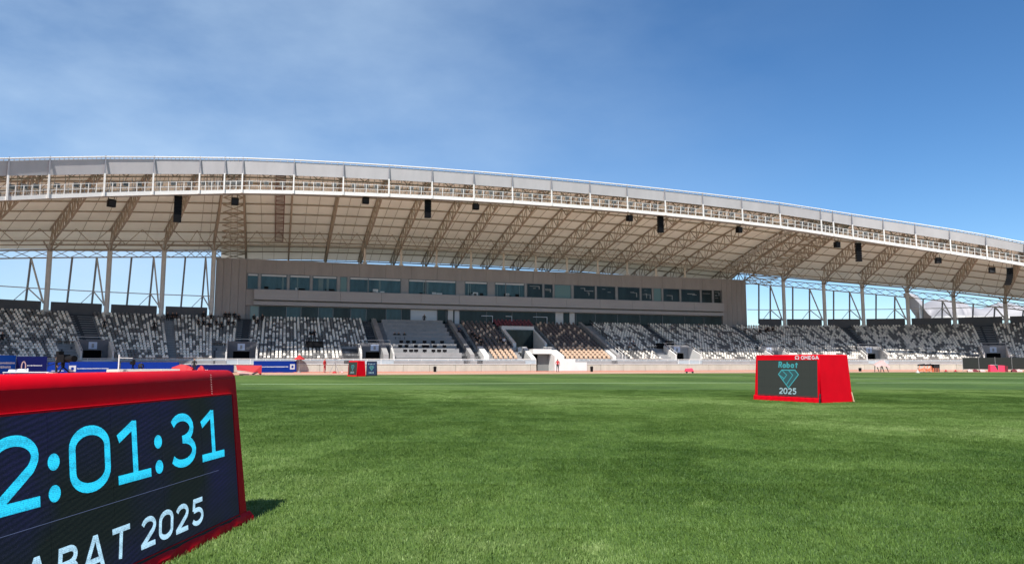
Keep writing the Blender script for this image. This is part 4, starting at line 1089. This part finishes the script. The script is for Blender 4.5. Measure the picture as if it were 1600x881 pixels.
# ================================================================== PEOPLE
def person_mesh(pose, shirt, trousers, key):
    me = bpy.data.meshes.new('body'); bm = bmesh.new()
    J = {}; 
    if pose == 'stand':
        J = dict(pel=(0,0,.95), wai=(0,0,1.1), che=(0,.0,1.32), nec=(0,0,1.5), hed=(0,-.01,1.62), top=(0,-.01,1.72),
            hl=(-.10,0,.9), kl=(-.11,-.02,.5), al=(-.12,.02,.1), fl=(-.12,-.14,.04), hr=(.10,0,.9), kr=(.12,-.05,.5), ar=(.14,.03,.1), fr=(.14,-.13,.04),
            sl=(-.19,0,1.42), el=(-.26,.02,1.14), wl=(-.25,-.08,.9), gl=(-.25,-.12,.82), sr=(.19,0,1.42), er=(.27,.02,1.14), wr=(.22,-.14,.96), gr=(.2,-.19,.9))
    elif pose == 'sit':
        J = dict(pel=(0,0,.5), wai=(0,.03,.64), che=(0,.0,.86), nec=(0,-.03,1.03), hed=(0,-.05,1.15), top=(0,-.05,1.25),
            hl=(-.10,-.02,.5), kl=(-.13,-.42,.52), al=(-.13,-.42,.1), fl=(-.13,-.55,.05), hr=(.10,-.02,.5), kr=(.13,-.42,.52), ar=(.13,-.44,.1), fr=(.13,-.57,.05),
            sl=(-.19,0,.95), el=(-.24,-.1,.7), wl=(-.14,-.3,.58), gl=(-.1,-.36,.58), sr=(.19,0,.95), er=(.24,-.1,.7), wr=(.14,-.3,.58), gr=(.1,-.36,.58))
    elif pose == 'bend':
        J = dict(pel=(0,.1,.9), wai=(0,-.04,1.0), che=(0,-.25,1.08), nec=(0,-.42,1.12), hed=(0,-.53,1.1), top=(0,-.62,1.08),
            hl=(-.10,.1,.86), kl=(-.13,.0,.48), al=(-.13,.08,.1), fl=(-.13,-.08,.04), hr=(.10,.1,.86), kr=(.14,-.05,.48), ar=(.16,.0,.1), fr=(.16,-.16,.04),
            sl=(-.19,-.33,1.08), el=(-.24,-.4,.82), wl=(-.2,-.5,.58), gl=(-.19,-.54,.5), sr=(.19,-.33,1.08), er=(.24,-.4,.82), wr=(.2,-.5,.58), gr=(.19,-.54,.5))
    rad = dict(pel=.15, wai=.13, che=.16, nec=.06, hed=.105, top=.07, hl=.095, kl=.062, al=.042, fl=.04, hr=.095, kr=.062, ar=.042, fr=.04,
        sl=.065, el=.045, wl=.032, gl=.035, sr=.065, er=.045, wr=.032, gr=.035)
    E = [('pel','wai'),('wai','che'),('che','nec'),('nec','hed'),('hed','top'),('pel','hl'),('hl','kl'),('kl','al'),('al','fl'),('pel','hr'),('hr','kr'),('kr','ar'),('ar','fr'),
        ('che','sl'),('sl','el'),('el','wl'),('wl','gl'),('che','sr'),('sr','er'),('er','wr'),('wr','gr')]
    names = list(J); vs = {k: bm.verts.new(J[k]) for k in names}
    for a, b in E: bm.edges.new((vs[a], vs[b]))
    bm.to_mesh(me); bm.free()
    o = bpy.data.objects.new('tmp', me); col.objects.link(o)
    o.modifiers.new('s', 'SKIN'); ss = o.modifiers.new('u', 'SUBSURF'); ss.levels = 1; ss.render_levels = 1
    sv = me.skin_vertices[0].data
    for i, k in enumerate(names): sv[i].radius = (rad[k], rad[k]*(.75 if k in ('che','wai','pel') else 1)); sv[i].use_root = (k == 'pel')
    dg = bpy.context.evaluated_depsgraph_get(); ev = o.evaluated_get(dg); m2 = bpy.data.meshes.new_from_object(ev); bpy.data.objects.remove(o)
    m2.name = 'body_'+key
    for m in (shirt, trousers, SKIN, HAIR, BLACK): m2.materials.append(m)
    JV = {k: Vector(J[k]) for k in names}
    cls = dict(pel=1,wai=0,che=0,nec=2,hed=2,top=3,hl=1,kl=1,al=1,fl=4,hr=1,kr=1,ar=1,fr=4,sl=0,el=0,wl=2,gl=2,sr=0,er=0,wr=2,gr=2)
    for p in m2.polygons:
        k = min(names, key=lambda q: (JV[q]-p.center).length-rad[q]); p.material_index = cls[k]
        if k == 'hed' and p.center.y > JV['hed'].y+.05: p.material_index = 3
        p.use_smooth = True
    return m2
BLKC = mat('black_cloth', (.008, .008, .01), .85); WHC = mat('white_cloth', (.6,.6,.62), .8); GRC = mat('grey_cloth', (.12,.13,.15), .85); NVC = mat('navy_cloth', (.02,.03,.08), .85)
PM = {}
def pmesh(pose, a, b):
    k = (pose, a.name, b.name)
    if k not in PM: PM[k] = person_mesh(pose, a, b, '_'.join(k))
    return PM[k]
def person(loc, rz, pose, shirt, trousers, label, group=None, scale=1.0):
    o = bpy.data.objects.new('person', pmesh(pose, shirt, trousers)); link(o); o.location = loc; o.rotation_euler = (0,0,rz); o.scale = (scale,)*3
    return tag(o, label, 'person', group)
# track side
person(gpt(871.5, 581.2), R(160), 'stand', REDC, BLKC, 'person in red top and black trousers standing by the white tunnel mouth')
person(gpt(507, 582.5), R(70), 'stand', REDC, REDC, 'person in red standing just left of a tripod beside the track')
person(gpt(303, 583.0), R(20), 'stand', BLKC, BLKC, 'person in black standing among the red equipment at left')
# spectators and crew in the seats: (pixel x, row, pose)
def in_seat(x, r, pose, shirt, label, group, tr_=BLKC):
    h = hrow(r); s = s_of(x, r*RD+.4, h+.8); person(P(s, r*RD+.34, h), -theta(s)+random.uniform(-.3,.3), pose, shirt, tr_, label, group)
seated = [(4,12,'sit'),(163,7,'stand'),(241,7,'stand'),(262,1,'sit'),(270,1,'sit'),(276,1,'sit'),(318,0,'sit'),(330,1,'sit'),(352,0,'sit'),(358,0,'sit'),(366,0,'sit'),(373,1,'sit'),
          (310,4,'sit'),(318,4,'sit'),(327,5,'sit'),(338,4,'sit'),(346,5,'sit'),(357,4,'sit'),(365,4,'sit'),(397,1,'sit'),(402,3,'sit'),(410,1,'sit')]
for i, (x, r, ps) in enumerate(seated):
    if ps == 'stand': in_seat(x, r, ps, BLKC, ('person in black standing alone in mid block left of the grey sloping wall' if x > 200 else 'person in black standing alone at the right edge of the wide dark stairs'), None)
    elif x >= 300 and x < 380 and r >= 4: in_seat(x, r, ps, BLKC, 'person in dark clothes seated in row below building left end', 'group seated in the row below the left end of the building')
    elif x > 380: in_seat(x, r, ps, BLKC, 'person in dark clothes atop the block under the windows', 'spectators beside the stairs under the windows')
    elif x < 20: in_seat(x, r, ps, BLKC, 'person in dark clothes sitting at the far left edge of the photo', None)
    elif x < 290: in_seat(x, r, ps, BLKC, 'person in dark clothes in back row right of grey sloping wall', 'spectators right of the grey sloping wall')
    else: in_seat(x, r, ps, BLKC, 'person in dark clothes in top rows against building left corner', 'spectators in the top rows by the building corner')
for x, r in ((984,13),(990,12)): in_seat(x, r, 'sit', GRC, 'person in grey among seats right of the white handrails', 'pair right of the white handrails')
for x, r in ((1188,4),(1200,3),(1208,3),(1197,4)): in_seat(x, r, 'sit', BLKC, 'person in black in upper rows right of the building end', 'spectators right of the building end')
for x, r in ((1050,3),(1092,2),(1103,3),(1123,7)): in_seat(x, r, 'sit', GRC, 'person in grey in the block under the right dark windows', 'spectators under the right dark windows')
for x, r in ((742,9),(746,11),(752,12),(738,8),(749,10)): in_seat(x, r, 'sit', BLKC, 'person in black at left edge of the tan seats', 'people at the edge of the tan seats')
in_seat(788, 11, 'sit', WHC, 'person in white sitting below the left tan seats near the white loggia', None)
in_seat(782, 11, 'sit', BLKC, 'person in black sitting beside the one in white near the white loggia', None)
in_seat(717, 7, 'stand', NVC, 'person in navy standing on the stairs beside the press desks', None)
in_seat(663, 1, 'stand', BLKC, 'person in black at the top of the press desks under the pale screen', None)
for x in (617,623,632): in_seat(x, 9, 'sit', BLKC, 'person in dark clothes halfway down the press desks', 'trio halfway down the press desks')

# camera platform with operator among the seats
def tv_camera(loc, rz, label, sc_=1.0, tall=1.45):
    e = empty('television_camera', loc, rz, label=label, cat='camera'); e.scale = (sc_,)*3
    mb = MB()
    mb.box(-.15,.15,-.28,.3,tall,tall+.36); mb.obj('camera_body', BLACK, e)
    mb = MB(); mb.bar((0,-.28,tall+.17),(0,-.85,tall+.17),.26,.3,n=12); mb.obj('lens', BLACK, e)
    mb = MB(); mb.box(-.12,.12,.18,.4,tall+.34,tall+.52); mb.obj('viewfinder', BLACK, e)
    mb = MB(); mb.bar((.1,.2,tall),( .25,.75,tall-.15),.035,n=6); mb.bar((-.1,.2,tall),(-.25,.75,tall-.15),.035,n=6); mb.obj('pan_handles', BLACK, e)
    mb = MB(); mb.bar((0,0,tall),(0,0,tall-.2),.16,n=8); mb.obj('fluid_head', BLACK, e)
    for k in range(3):
        a = R(90+120*k); mb = MB(); mb.bar((0,0,tall-.2),(.55*math.cos(a),.55*math.sin(a),0),.07,.05,n=6); mb.obj('leg', BLACK, e)
    return e
pc = gpt(97, 590.6)
tv_camera(pc, R(62), 'big black broadcast camera on a tripod beside the white table at left', 1.75, .72)
person(pc+Vector((-.75,.35,0)), R(120), 'stand', BLKC, BLKC, 'person in black operating the big broadcast camera at left')
tv_camera(gpt(207, 586.5), R(15), 'black camera on a tripod in front of the cream landing mat', .95, 1.1)
person(gpt(211, 586.0)+Vector((.25,.5,0)), R(200), 'bend', BLKC, BLKC, 'person in black bending over the camera in front of the landing mat')
r_ = 13; s = s_of(491, r_*RD, hrow(r_)+.8)
e = empty('camera_platform', P(s, r_*RD+.2, hrow(r_)), -theta(s), label='black draped camera platform built among the pale seats left of centre', cat='platform')
mb = MB(); mb.box(-1.1,1.1,-.9,.5,.0,1.0); mb.obj('draped_base', BLACK, e)
mb = MB()
for xx in (-1.05, 1.05):
    for yy in (-.85,.45): mb.bar((xx,yy,1.0),(xx,yy,1.35),.05)
mb.bar((-1.05,-.85,1.35),(1.05,-.85,1.35),.05); mb.obj('guard_rail', BLACK, e)
q = P(s, r_*RD-.1, hrow(r_)+1.0); person(q, -theta(s), 'stand', BLKC, BLKC, 'camera operator in black standing on the draped platform', scale=.95)
tv_camera(P(s-.5, r_*RD+.4, hrow(r_)+1.0), -theta(s)+.4, 'small black camera on the draped platform among the seats', .8, 1.1)
r_ = 12; s = s_of(1040, r_*RD, hrow(r_)+.6)
e = empty('camera_platform', P(s, r_*RD+.2, hrow(r_)), -theta(s), label='black draped platform at the foot of the dark stairs right of centre', cat='platform')
mb = MB(); mb.box(-1.9,1.0,-.7,.5,.0,.85); mb.obj('draped_base', BLACK, e)
mb = MB(); mb.box(-.1,.8,-.5,.1,.85,1.25); mb.box(.1,.4,-.7,-.5,1.0,1.2); mb.obj('covered_equipment', DGREY, e)

# ================================================================== TRACK-SIDE THINGS
def banner(xa, ya, xb, yb, h, m, label, marks=(), crest=None, name='advertising_board', h0=.0):
    a, b = gpt(xa, ya), gpt(xb, yb); d = b-a; L = d.length; e = empty(name, a, math.atan2(d.y, d.x), label=label, cat='advertising board')
    mb = MB(); mb.box(0, L, 0, .05, .04, h); mb.obj('panel', m, e)
    mb = MB()
    for k in (0.15, .5, .85): mb.bar((L*k,.05,h*.8),(L*k,.5,.0),.04); mb.bar((L*k,.05,.0),(L*k,.5,.0),.04)
    mb.obj('support', DSTEEL, e)
    if marks:
        mb = MB()
        for (f0, f1, z, t_) in marks:
            x = L*f0
            while x < L*f1:
                wd = random.uniform(.6, 1.3)*t_; mb.box(x, min(x+wd, L*f1), -.012, .0, h*z-t_/2+random.uniform(-.1,.1)*t_, h*z+t_/2+random.uniform(-.1,.1)*t_); x += wd+t_*.35
        mb.obj('printed_line', WPRINT, e)
    if crest:
        f_, cs, cz = crest; mb = MB(); mb.box(L*f_-cs, L*f_+cs, -.014, 0, h*cz-cs, h*cz+cs); c_ = mb.obj('crest_patch', WPRINT, e)
        mb = MB(); mb.bar((L*f_,-.02,h*cz),(L*f_,-.015,h*cz), cs, n=8) if False else mb.add([(L*f_+cs*.5*math.cos(k*math.pi/3),-.018,h*cz+cs*.55*math.sin(k*math.pi/3)) for k in range(6)], [tuple(range(6))]); mb.obj('crest_mark', m, e)
    return e
banner(-60,589,23,586.5,1.95,BBLUE,'bright blue board with white lettering at the far left edge',((.45,.98,.62,.16),(.5,.9,.42,.2)))
e_oval = banner(24,586.5,72,586,1.85,NAVY,'navy board with an upright oval emblem, next to the bright blue one',((.35,.85,.52,.09),))
banner(73,585,106,584.8,1.3,BLUE,'short royal blue board half hidden by the broadcast camera',((.2,.8,.3,.08),))
banner(107,584.7,184,584,1.35,BLUE,'long royal blue board left of the white pole with a crest at its left end',((.16,.8,.45,.09),),(.07,.33,.45))
banner(188,583.5,279,582.8,1.3,BLUE,'royal blue board standing behind the cream landing mat')
banner(283,582.6,365,582.2,1.0,NAVY,'low navy board with small white shapes right of the red equipment',((.3,.5,.3,.22),))
banner(396,582.4,463,581.7,1.45,BLUE,'royal blue board with white lettering and white crest square beside the red tent',((.06,.8,.5,.11),),(.90,.33,.5))
banner(472,581.4,497,581.2,.75,WPRINT,'small off white poster board with grey print on the wall',())
# oval emblem
mb = MB(); ribbon(mb, [(.62+.17*math.cos(R(k*20)), .85+.5*math.sin(R(k*20))) for k in range(19)], .09, lambda x, z: (x, -.015, z)); mb.obj('oval_emblem', PINK, e_oval)
def table(loc, rz, L, Wd, H_, label, top=WHC, name='table'):
    e = empty(name, loc, rz, label=label, cat='table'); mb = MB(); mb.box(0,L,0,Wd,H_-.05,H_); mb.obj('table_top', top, e)
    for xx in (.05, L-.05):
        for yy in (.05, Wd-.05): mb = MB(); mb.bar((xx,yy,0),(xx,yy,H_-.05),.05); mb.obj('leg', DSTEEL, e)
    return e
ta = gpt(3, 595.3)
table(ta, R(4), 3.0, .8, .62, 'long white topped table with dark legs at the far left', WHC)
for k, (dx, w_, h_, m, lb) in enumerate(((.15,.5,.16,WHC,'white box on the left part of the long table'),(.75,.6,.2,WHC,'white bag in the middle of the long table'),(1.5,.12,.25,WHC,'white bottle standing on the long table'))):
    e = empty(('box','bag','bottle')[k], ta+Vector((dx,.3,.62)), .2*k, label=lb, cat='box' if k == 0 else ('bag' if k == 1 else 'bottle'))
    mb = MB()
    if k < 2: mb.hexa([(0,0,0),(w_,0,0),(w_,.3,0),(0,.3,0),(.04,.03,h_),(w_-.06,.03,h_*.85),(w_-.04,.26,h_),(.04,.26,h_*.9)]); mb.obj('body', m, e); mb = MB(); mb.box(.1,w_-.1,.1,.2,h_*.9,h_+.02); mb.obj('lid', GRC, e)
    else: mb.bar((0,0,0),(0,0,h_*.75),w_,n=10); mb.bar((0,0,h_*.75),(0,0,h_),w_*.8,w_*.35,n=10); mb.obj('body', m, e)
# red crate next to the table
e = empty('equipment_crate', gpt(72, 591.5), R(4), label='dark red crate on the track right of the long table', cat='crate')
mb = MB(); mb.box(0,.62,0,.4,0,.42); mb.obj('body', mat('dark_red_plastic', (.12,.01,.015), .5), e); mb = MB(); mb.box(-.02,.64,-.02,.42,.42,.5); mb.obj('lid', PINK, e)
# pole vault / high jump gear
a, b = gpt(186, 587.5), gpt(282, 586.2); d = b-a
e = empty('landing_mat', a, math.atan2(d.y, d.x), label='thick cream landing mat lying on the track beyond the timing board', cat='mat'); L = d.length
for k in range(3):
    mb = MB(); x_0, x_1 = L*k/3+.01, L*(k+1)/3-.01; mb.hexa([(x_0,0,0),(x_1,0,0),(x_1,3,0),(x_0,3,0),(x_0+.05,.08,.62),(x_1-.05,.08,.62),(x_1-.05,2.9,.62),(x_0+.05,2.9,.62)]); mb.obj('mat_section', CREAM, e)
pu = gpt(184.5, 587.6)
e = empty('jump_upright', pu, 0, label='tall white upright with a short arm at the left end of the landing mat', cat='upright')
mb = MB(); mb.bar((0,0,0),(0,0,2.0),.12,n=8); mb.obj('pole', WHITE, e); mb = MB(); mb.bar((0,0,1.68),(1.1,.3,1.66),.05,n=6); mb.obj('crossbar_arm', WHITE, e); mb = MB(); mb.box(-.25,.25,-.3,.3,0,.06); mb.obj('base', WHITE, e)
# folded red umbrellas / gear at left
def folded_cloth(loc, rz, L, H_, W_, m, label, name, cat, seed=1):
    rd = random.Random(seed); e = empty(name, loc, rz, label=label, cat=cat); nx, ny = 10, 5; mb = MB(); v = []
    for j in range(ny+1):
        for i in range(nx+1):
            t_ = i/nx; u_ = j/ny; z = H_*math.sin(math.pi*min(1, max(0, u_)))**.6*(1-.55*abs(t_-.45)**1.5*1.6)+rd.uniform(-.06,.06)*H_
            if j in (0, ny): z = 0.02
            v.append((L*t_+rd.uniform(-.03,.03), W_*u_, max(.01, z)))
    mb.add(v, [(j*(nx+1)+i, j*(nx+1)+i+1, (j+1)*(nx+1)+i+1, (j+1)*(nx+1)+i) for j in range(ny) for i in range(nx)]); o = mb.obj('cloth', m, e); return e
e = folded_cloth(gpt(266, 584.5), .1, 2.2, 1.05, 1.2, REDC, 'crumpled pile of bright red cloth beyond the right end of the landing mat', 'cloth_pile', 'cloth', 3)
e = folded_cloth(gpt(308, 585.0), .0, .65, .95, .5, REDC, 'upright bundled red cloth next to the person in black', 'cloth_bundle', 'cloth', 5)
# red low tent
a, b = gpt(370, 585.6), gpt(408.5, 585.4); L = (b-a).length
e = empty('low_tent', a, math.atan2((b-a).y, (b-a).x), label='low red tent with pale lower hem on the grass edge by the blue board', cat='tent')
mb = MB(); mb.add([(-.1,0,1.0),(L,0,.96),(L,1.4,.75),(-.1,1.4,.8),(L*.68,-.25,.28),(L,-.1,.10),(.0,-.1,.5)], [(0,1,2,3),(0,6,4,1),(1,4,5)]); o = mb.obj('canopy', REDC, e)
o.modifiers.new('t','SOLIDIFY').thickness = .02
mb = MB(); mb.hexa([(L-.22,0,0),(L,0,0),(L,1.2,0),(L-.22,1.2,0),(L-.15,0,.98),(L,0,.98),(L,1.2,.8),(L-.15,1.2,.8)]); mb.obj('side_panel', mat('maroon_cloth', (.13,.012,.02), .8), e)
mb = MB(); mb.bar((.05,-.1,.22),(L*.7,-.2,.10),.16,.1,n=6); mb.obj('rolled_hem', PINK, e)
mb = MB(); mb.bar((L*.62,-.3,.03),(L*.85,-.3,.30),.2,.1,n=6); mb.bar((L*.1,-.2,.05),(L*.5,-.25,.05),.1,n=6); mb.obj('stored_gear', DGREY, e)
# red parasol by the wall at x 470
def parasol(loc, rad_, h0, h1, m, label):
    e = empty('parasol', loc, 0, label=label, cat='parasol'); mb = MB(); n = 8
    mb.add([(0,0,h1)]+[(rad_*math.cos(2*math.pi*k/n), rad_*math.sin(2*math.pi*k/n), h0) for k in range(n)]+[(0,0,h1-.05)], [(0,k+1,(k+1)%n+1) for k in range(n)]+[(n+1,(k+1)%n+1,k+1) for k in range(n)]); mb.obj('canopy', m, e)
    mb = MB(); mb.bar((0,0,0),(0,0,h1),.05,n=6); mb.obj('pole', ALU, e); mb = MB(); mb.bar((0,0,0),(0,0,.1),.5,n=10); mb.obj('base', DSTEEL, e)
parasol(gpt(470, 581.6)+Vector((0,-.8,0)), .75, 1.65, 2.25, REDC, 'small red parasol open beside the blue board and the wall')
# tripod with red bag
tp = gpt(523, 582.8); e = empty('tripod', tp, 0, label='thin grey tripod standing in front of the wall right of the person in red', cat='tripod')
mb = MB(); mb.bar((0,0,1.35),(0,0,1.65),.06); mb.box(-.16,.16,-.12,.12,1.62,1.74); mb.obj('head', DSTEEL, e)
for k in range(3):
    an = R(90+120*k); mb = MB(); mb.bar((0,0,1.38),(.62*math.cos(an),.62*math.sin(an),0),.045); mb.obj('leg', DSTEEL, e)
def bag(loc, L, W_, H_, m, label, cat='bag'):
    e = empty('bag', loc, random.uniform(-.4,.4), label=label, cat=cat); mb = MB(); mb.hexa([(-L/2,-W_/2,0),(L/2,-W_/2,0),(L/2,W_/2,0),(-L/2,W_/2,0),(-L*.42,-W_*.3,H_),(L*.38,-W_*.3,H_*.9),(L*.38,W_*.3,H_),(-L*.4,W_*.3,H_*.92)])
    o = mb.obj('body', m, e); bv = o.modifiers.new('b','BEVEL'); bv.width = H_*.18; bv.segments = 2
    mb = MB(); mb.bar((-L*.2,0,H_*.9),(-L*.15,0,H_*1.2),.03); mb.bar((-L*.15,0,H_*1.2),(L*.15,0,H_*1.2),.03); mb.bar((L*.15,0,H_*1.2),(L*.2,0,H_*.9),.03); mb.obj('handle', DGREY, e); return e
bag(tp+Vector((0,-.1,0)), .45,.3,.22, REDC, 'small red bag on the ground between the tripod legs')
bag(gpt(534.5, 582.6), .3,.25,.25, PINK, 'small pink bag between the tripod and the red board')
# black bins by the wall
def bin_(x, y, label, h=.75):
    e = empty('waste_bin', gpt(x, y), 0, label=label, cat='bin'); mb = MB(); mb.bar((0,0,0),(0,0,h*.85),.36,.44,n=12); mb.obj('body', BLACK, e); mb = MB(); mb.bar((0,0,h*.85),(0,0,h),.47,.3,n=12); mb.obj('lid', BLACK, e)
bin_(679.5, 580.9, 'black bin by the wall below the press desks'); bin_(924.5, 580.6, 'black bin by the wall right of the stepped white wall'); bin_(1344, 579.9, 'small dark bin by the wall just right of the red board', .5)
# red covered machine near centre right
a = gpt(1071, 583.0)
e = empty('covered_trolley', a, 0, label='low trolley under a bright red cover on the track, right of centre', cat='trolley')
mb = MB(); mb.hexa([(0,0,.18),(1.05,0,.18),(1.05,.6,.18),(0,.6,.18),(.08,.05,.55),(.85,.05,.62),(.85,.5,.6),(.08,.5,.55)]); o = mb.obj('cover', mat('pinkish_red_cloth', (.7,.03,.08), .7), e); bv = o.modifiers.new('b','BEVEL'); bv.width = .08; bv.segments = 2
for xx in (.15,.85): mb = MB(); mb.bar((xx,-.03,.12),(xx,.03,.12),.24,n=12); mb.obj('wheel', DGREY, e)
# pale cloth over dark frames, right
a = gpt(1368, 580.9)
e = empty('draped_trestle', a, 0, label='pale pink cloth draped over two dark trestles right of the red board', cat='trestle')
mb = MB(); mb.add([(0,0,.95),(.5,0,1.25),(1.1,0,1.55),(1.5,0,1.15),(2.0,0,.75),(0.1,.9,.9),(.5,.9,1.2),(1.1,.9,1.5),(1.5,.9,1.1),(1.95,.9,.7),(.1,-.12,.62),(.6,-.12,.75),(1.1,-.12,.85),(1.5,-.12,.7),(1.9,-.12,.5)],
    [(0,1,6,5),(1,2,7,6),(2,3,8,7),(3,4,9,8),(0,10,11,1),(1,11,12,2),(2,12,13,3),(3,13,14,4)]); o = mb.obj('cloth', PINK, e); o.modifiers.new('t','SOLIDIFY').thickness = .03
for x_a, x_b in ((.1,-.05),(.35,.55),(.95,.75),(1.05,1.2),(1.6,1.8)):
    mb = MB(); mb.bar((x_a,.3,.8),(x_b,.1,0),.1,.07); mb.obj('leg', DGREY, e)
# orange hurdles and dark trolley
for k, (x, lb) in enumerate(((1434,'orange hurdle trolley with black top, left of the pair by the right wall'),(1447,'orange hurdle trolley with black top, right of the pair by the right wall'))):
    e = empty('hurdle_trolley', gpt(x, 580.9), R(-10+25*k), label=lb, cat='trolley', group='orange hurdle trolleys')
    mb = MB(); mb.hexa([(0,0,.85),(1.1,0,.85),(1.0,.5,.8),(.1,.5,.8),(.15,.05,1.05),(.95,.05,1.1),(.9,.4,1.0),(.2,.4,.98)]); mb.obj('top', BLACK, e)
    mb = MB(); mb.bar((.05,0,0),(.3,0,.85),.07); mb.bar((1.05,0,0),(.8,0,.85),.07); mb.bar((.1,0,.25),(1.0,0,.6),.09); mb.bar((1.0,.4,0),(.1,.4,.5),.07); mb.box(.25,.85,0,.4,.1,.4); mb.obj('frame', ORANGE, e)
e = empty('equipment_box', gpt(1459, 580.9), 0, label='dark slatted box standing right of the orange hurdle trolleys', cat='box')
mb = MB(); mb.box(0,.85,0,.5,.55,1.05); mb.obj('upper_box', BLACK, e); mb = MB(); mb.box(.02,.83,.02,.48,.0,.55); mb.obj('lower_box', ORANGE, e)
for k in range(4): mb = MB(); mb.box(.08+.2*k,.2+.2*k,-.02,.0,.05,1.0); mb.obj('slat', DGREY, e)
# black fence at far right
a, b = gpt(1505, 580.2), gpt(1690, 580.9); d = b-a; L = d.length
e = empty('screen_fence', a, math.atan2(d.y, d.x), label='long black fabric screen fence in front of the far right wall', cat='fence')
n = 7
for k in range(n):
    mb = MB(); mb.box(L*k/n+.02, L*(k+1)/n-.02, 0, .04, .32, 1.95+.0*k); mb.obj('fence_panel', mat('green_black_mesh', (.005, .008, .006), .8), e)
for k in range(n+1):
    mb = MB(); mb.bar((L*k/n,.05,0),(L*k/n,.05,2.0),.06); mb.obj('fence_post', DSTEEL, e)
for k, (x, m) in enumerate(((1513,'a'),(1521,'b'),(1532,'c'),(1582,'d'),(1590,'e'))):
    folded_cloth(gpt(x, 581.3), 0, .7, .4, .4, PINK if k % 2 == 0 else MATS['maroon_cloth'], ['small pink bundle at the left foot of the black fence','maroon bundle second from the left along the black fence','pink bundle just left of the tiny screened board','maroon bundle right of the long red case','pink bundle at the right edge by the black fence'][k], 'cloth_bundle', 'cloth', 11+k)
a = gpt(1551, 581.3)
e = empty('equipment_case', a+Vector((0,.5,0)), 0, label='long red padded case lying right of the tiny screened board', cat='case')
mb = MB(); mb.hexa([(.1,0,.0),(2.3,0,.0),(2.3,.7,.0),(.1,.7,.0),(.15,.1,.95),(2.15,.1,.85),(2.15,.6,.85),(.15,.6,.95)]); o = mb.obj('padded_cover', MATS['pinkish_red_cloth'], e); bv = o.modifiers.new('b','BEVEL'); bv.width = .08; bv.segments = 2
mb = MB(); mb.box(2.0,2.35,-.05,.3,0,.8); mb.obj('end_flap', MATS['maroon_cloth'], e)
for x, lb in ((1401,'white cap shaped marker on the track by the wall at right'),):
    pass
for k, x in enumerate((1434,1493,1478)):
    y = 582.2 if k == 0 else 580.7
    e = empty('track_marker', gpt(x, y), 0, label=['small white marker on the grass edge before the orange trolleys','small dark red marker on the track left of the black fence','smaller dark marker on the track well left of the black fence'][k], cat='marker')
    mb = MB(); mb.bar((0,0,0),(0,0,.06),.5,n=8); mb.obj('base', WHC if k == 0 else DGREY, e); mb = MB(); mb.bar((0,0,.06),(0,0,.3),.3,.1,n=8); mb.obj('cone', WHC if k == 0 else REDC, e)

# ================================================================== MEMBRANE ROOF BEYOND THE STAND
def membrane():
    Yd = 185.0
    e = None
    # (pixel x, top y, bottom y, half depth)
    prof = [(1416,457,461,1.5),(1422,458,468,2),(1430,461,480,3),(1438,474,492,3),(1445,486,497,3),(1450,474,498,7),(1460,467,498,9),(1470,467,498,9),(1476,472,498,8),(1482,478,498,6),(1488,469,498,8),(1493,472,498,7),(1502,477,498,6),(1514,481,498,6),(1526,483,498,6),(1538,482,498,6),(1550,478,498,7),(1560,472,498,8),(1570,474,498,8),(1582,479,498,7),(1600,482,498,6),(1620,480,498,7),(1640,474,498,8)]
    mb = MB(); rings = []; n = 12
    org = None
    for x, yt, yb, hd_ in prof:
        u, vt = ray(x, yt); _, vb = ray(x, yb); zt, zb = CAM_H+vt*Yd, CAM_H+vb*Yd; X = u*Yd
        ring = []
        for k in range(n+1):
            a = math.pi*k/n; ring.append((X, Yd-hd_*math.cos(a), zb+(zt-zb)*math.sin(a)**.8))
        rings.append(ring)
    v = sum(rings, []); fs = [(i*(n+1)+k, (i+1)*(n+1)+k, (i+1)*(n+1)+k+1, i*(n+1)+k+1) for i in range(len(prof)-1) for k in range(n)]
    e = empty('tensile_canopy', (rings[8][0][0], Yd, 0), 0, label='white billowing membrane structure rising beyond the stand at far right', cat='canopy')
    inv = Matrix.Translation((-rings[8][0][0], -Yd, 0))
    mb.add(v, fs); o = mb.obj('membrane', MEMB, e); o.matrix_parent_inverse = inv
    for p in o.data.polygons: p.use_smooth = True
    o.modifiers.new('s','SUBSURF').render_levels = 1; o.modifiers['s'].levels = 1
    mb = MB()
    for r0_, r1_ in zip(rings[4:-1], rings[5:]): mb.bar(r0_[0], r1_[0], .5)
    o = mb.obj('edge_cable', WHITE, e); o.matrix_parent_inverse = inv
    mb = MB()
    for i in (3, 8, 13, 17):
        q = rings[i][0]; mb.bar((q[0], Yd, 0), (q[0], Yd, rings[i][6][2]), .5)
    o = mb.obj('mast', COLM, e); o.matrix_parent_inverse = inv
membrane()
print('objects', len(bpy.data.objects))

# ---- tell look-alikes apart by their order from the left
ORD = ['leftmost','second from left','third from left','fourth from left','fifth from left','sixth from left','seventh from left','eighth from left']
def nth(i):
    if i < 8: return ORD[i]
    k = i+1; suf = 'th' if 10 < k % 100 < 14 else {1:'st',2:'nd',3:'rd'}.get(k % 10, 'th'); return '%d%s from left' % (k, suf)
groups = {}
for o in bpy.data.objects:
    if o.parent is None and o.get('group') and o.get('label') and o.name in sc.objects: groups.setdefault((o['group'], o['label']), []).append(o)
for (g, l), os_ in groups.items():
    if len(os_) < 2: continue
    os_.sort(key=lambda o: o.location.x/max(1, o.location.y))
    for i, o in enumerate(os_):
        wds = l.split(); tail = nth(i).split(); o['label'] = ' '.join(wds[:16-len(tail)-1])+', '+' '.join(tail)
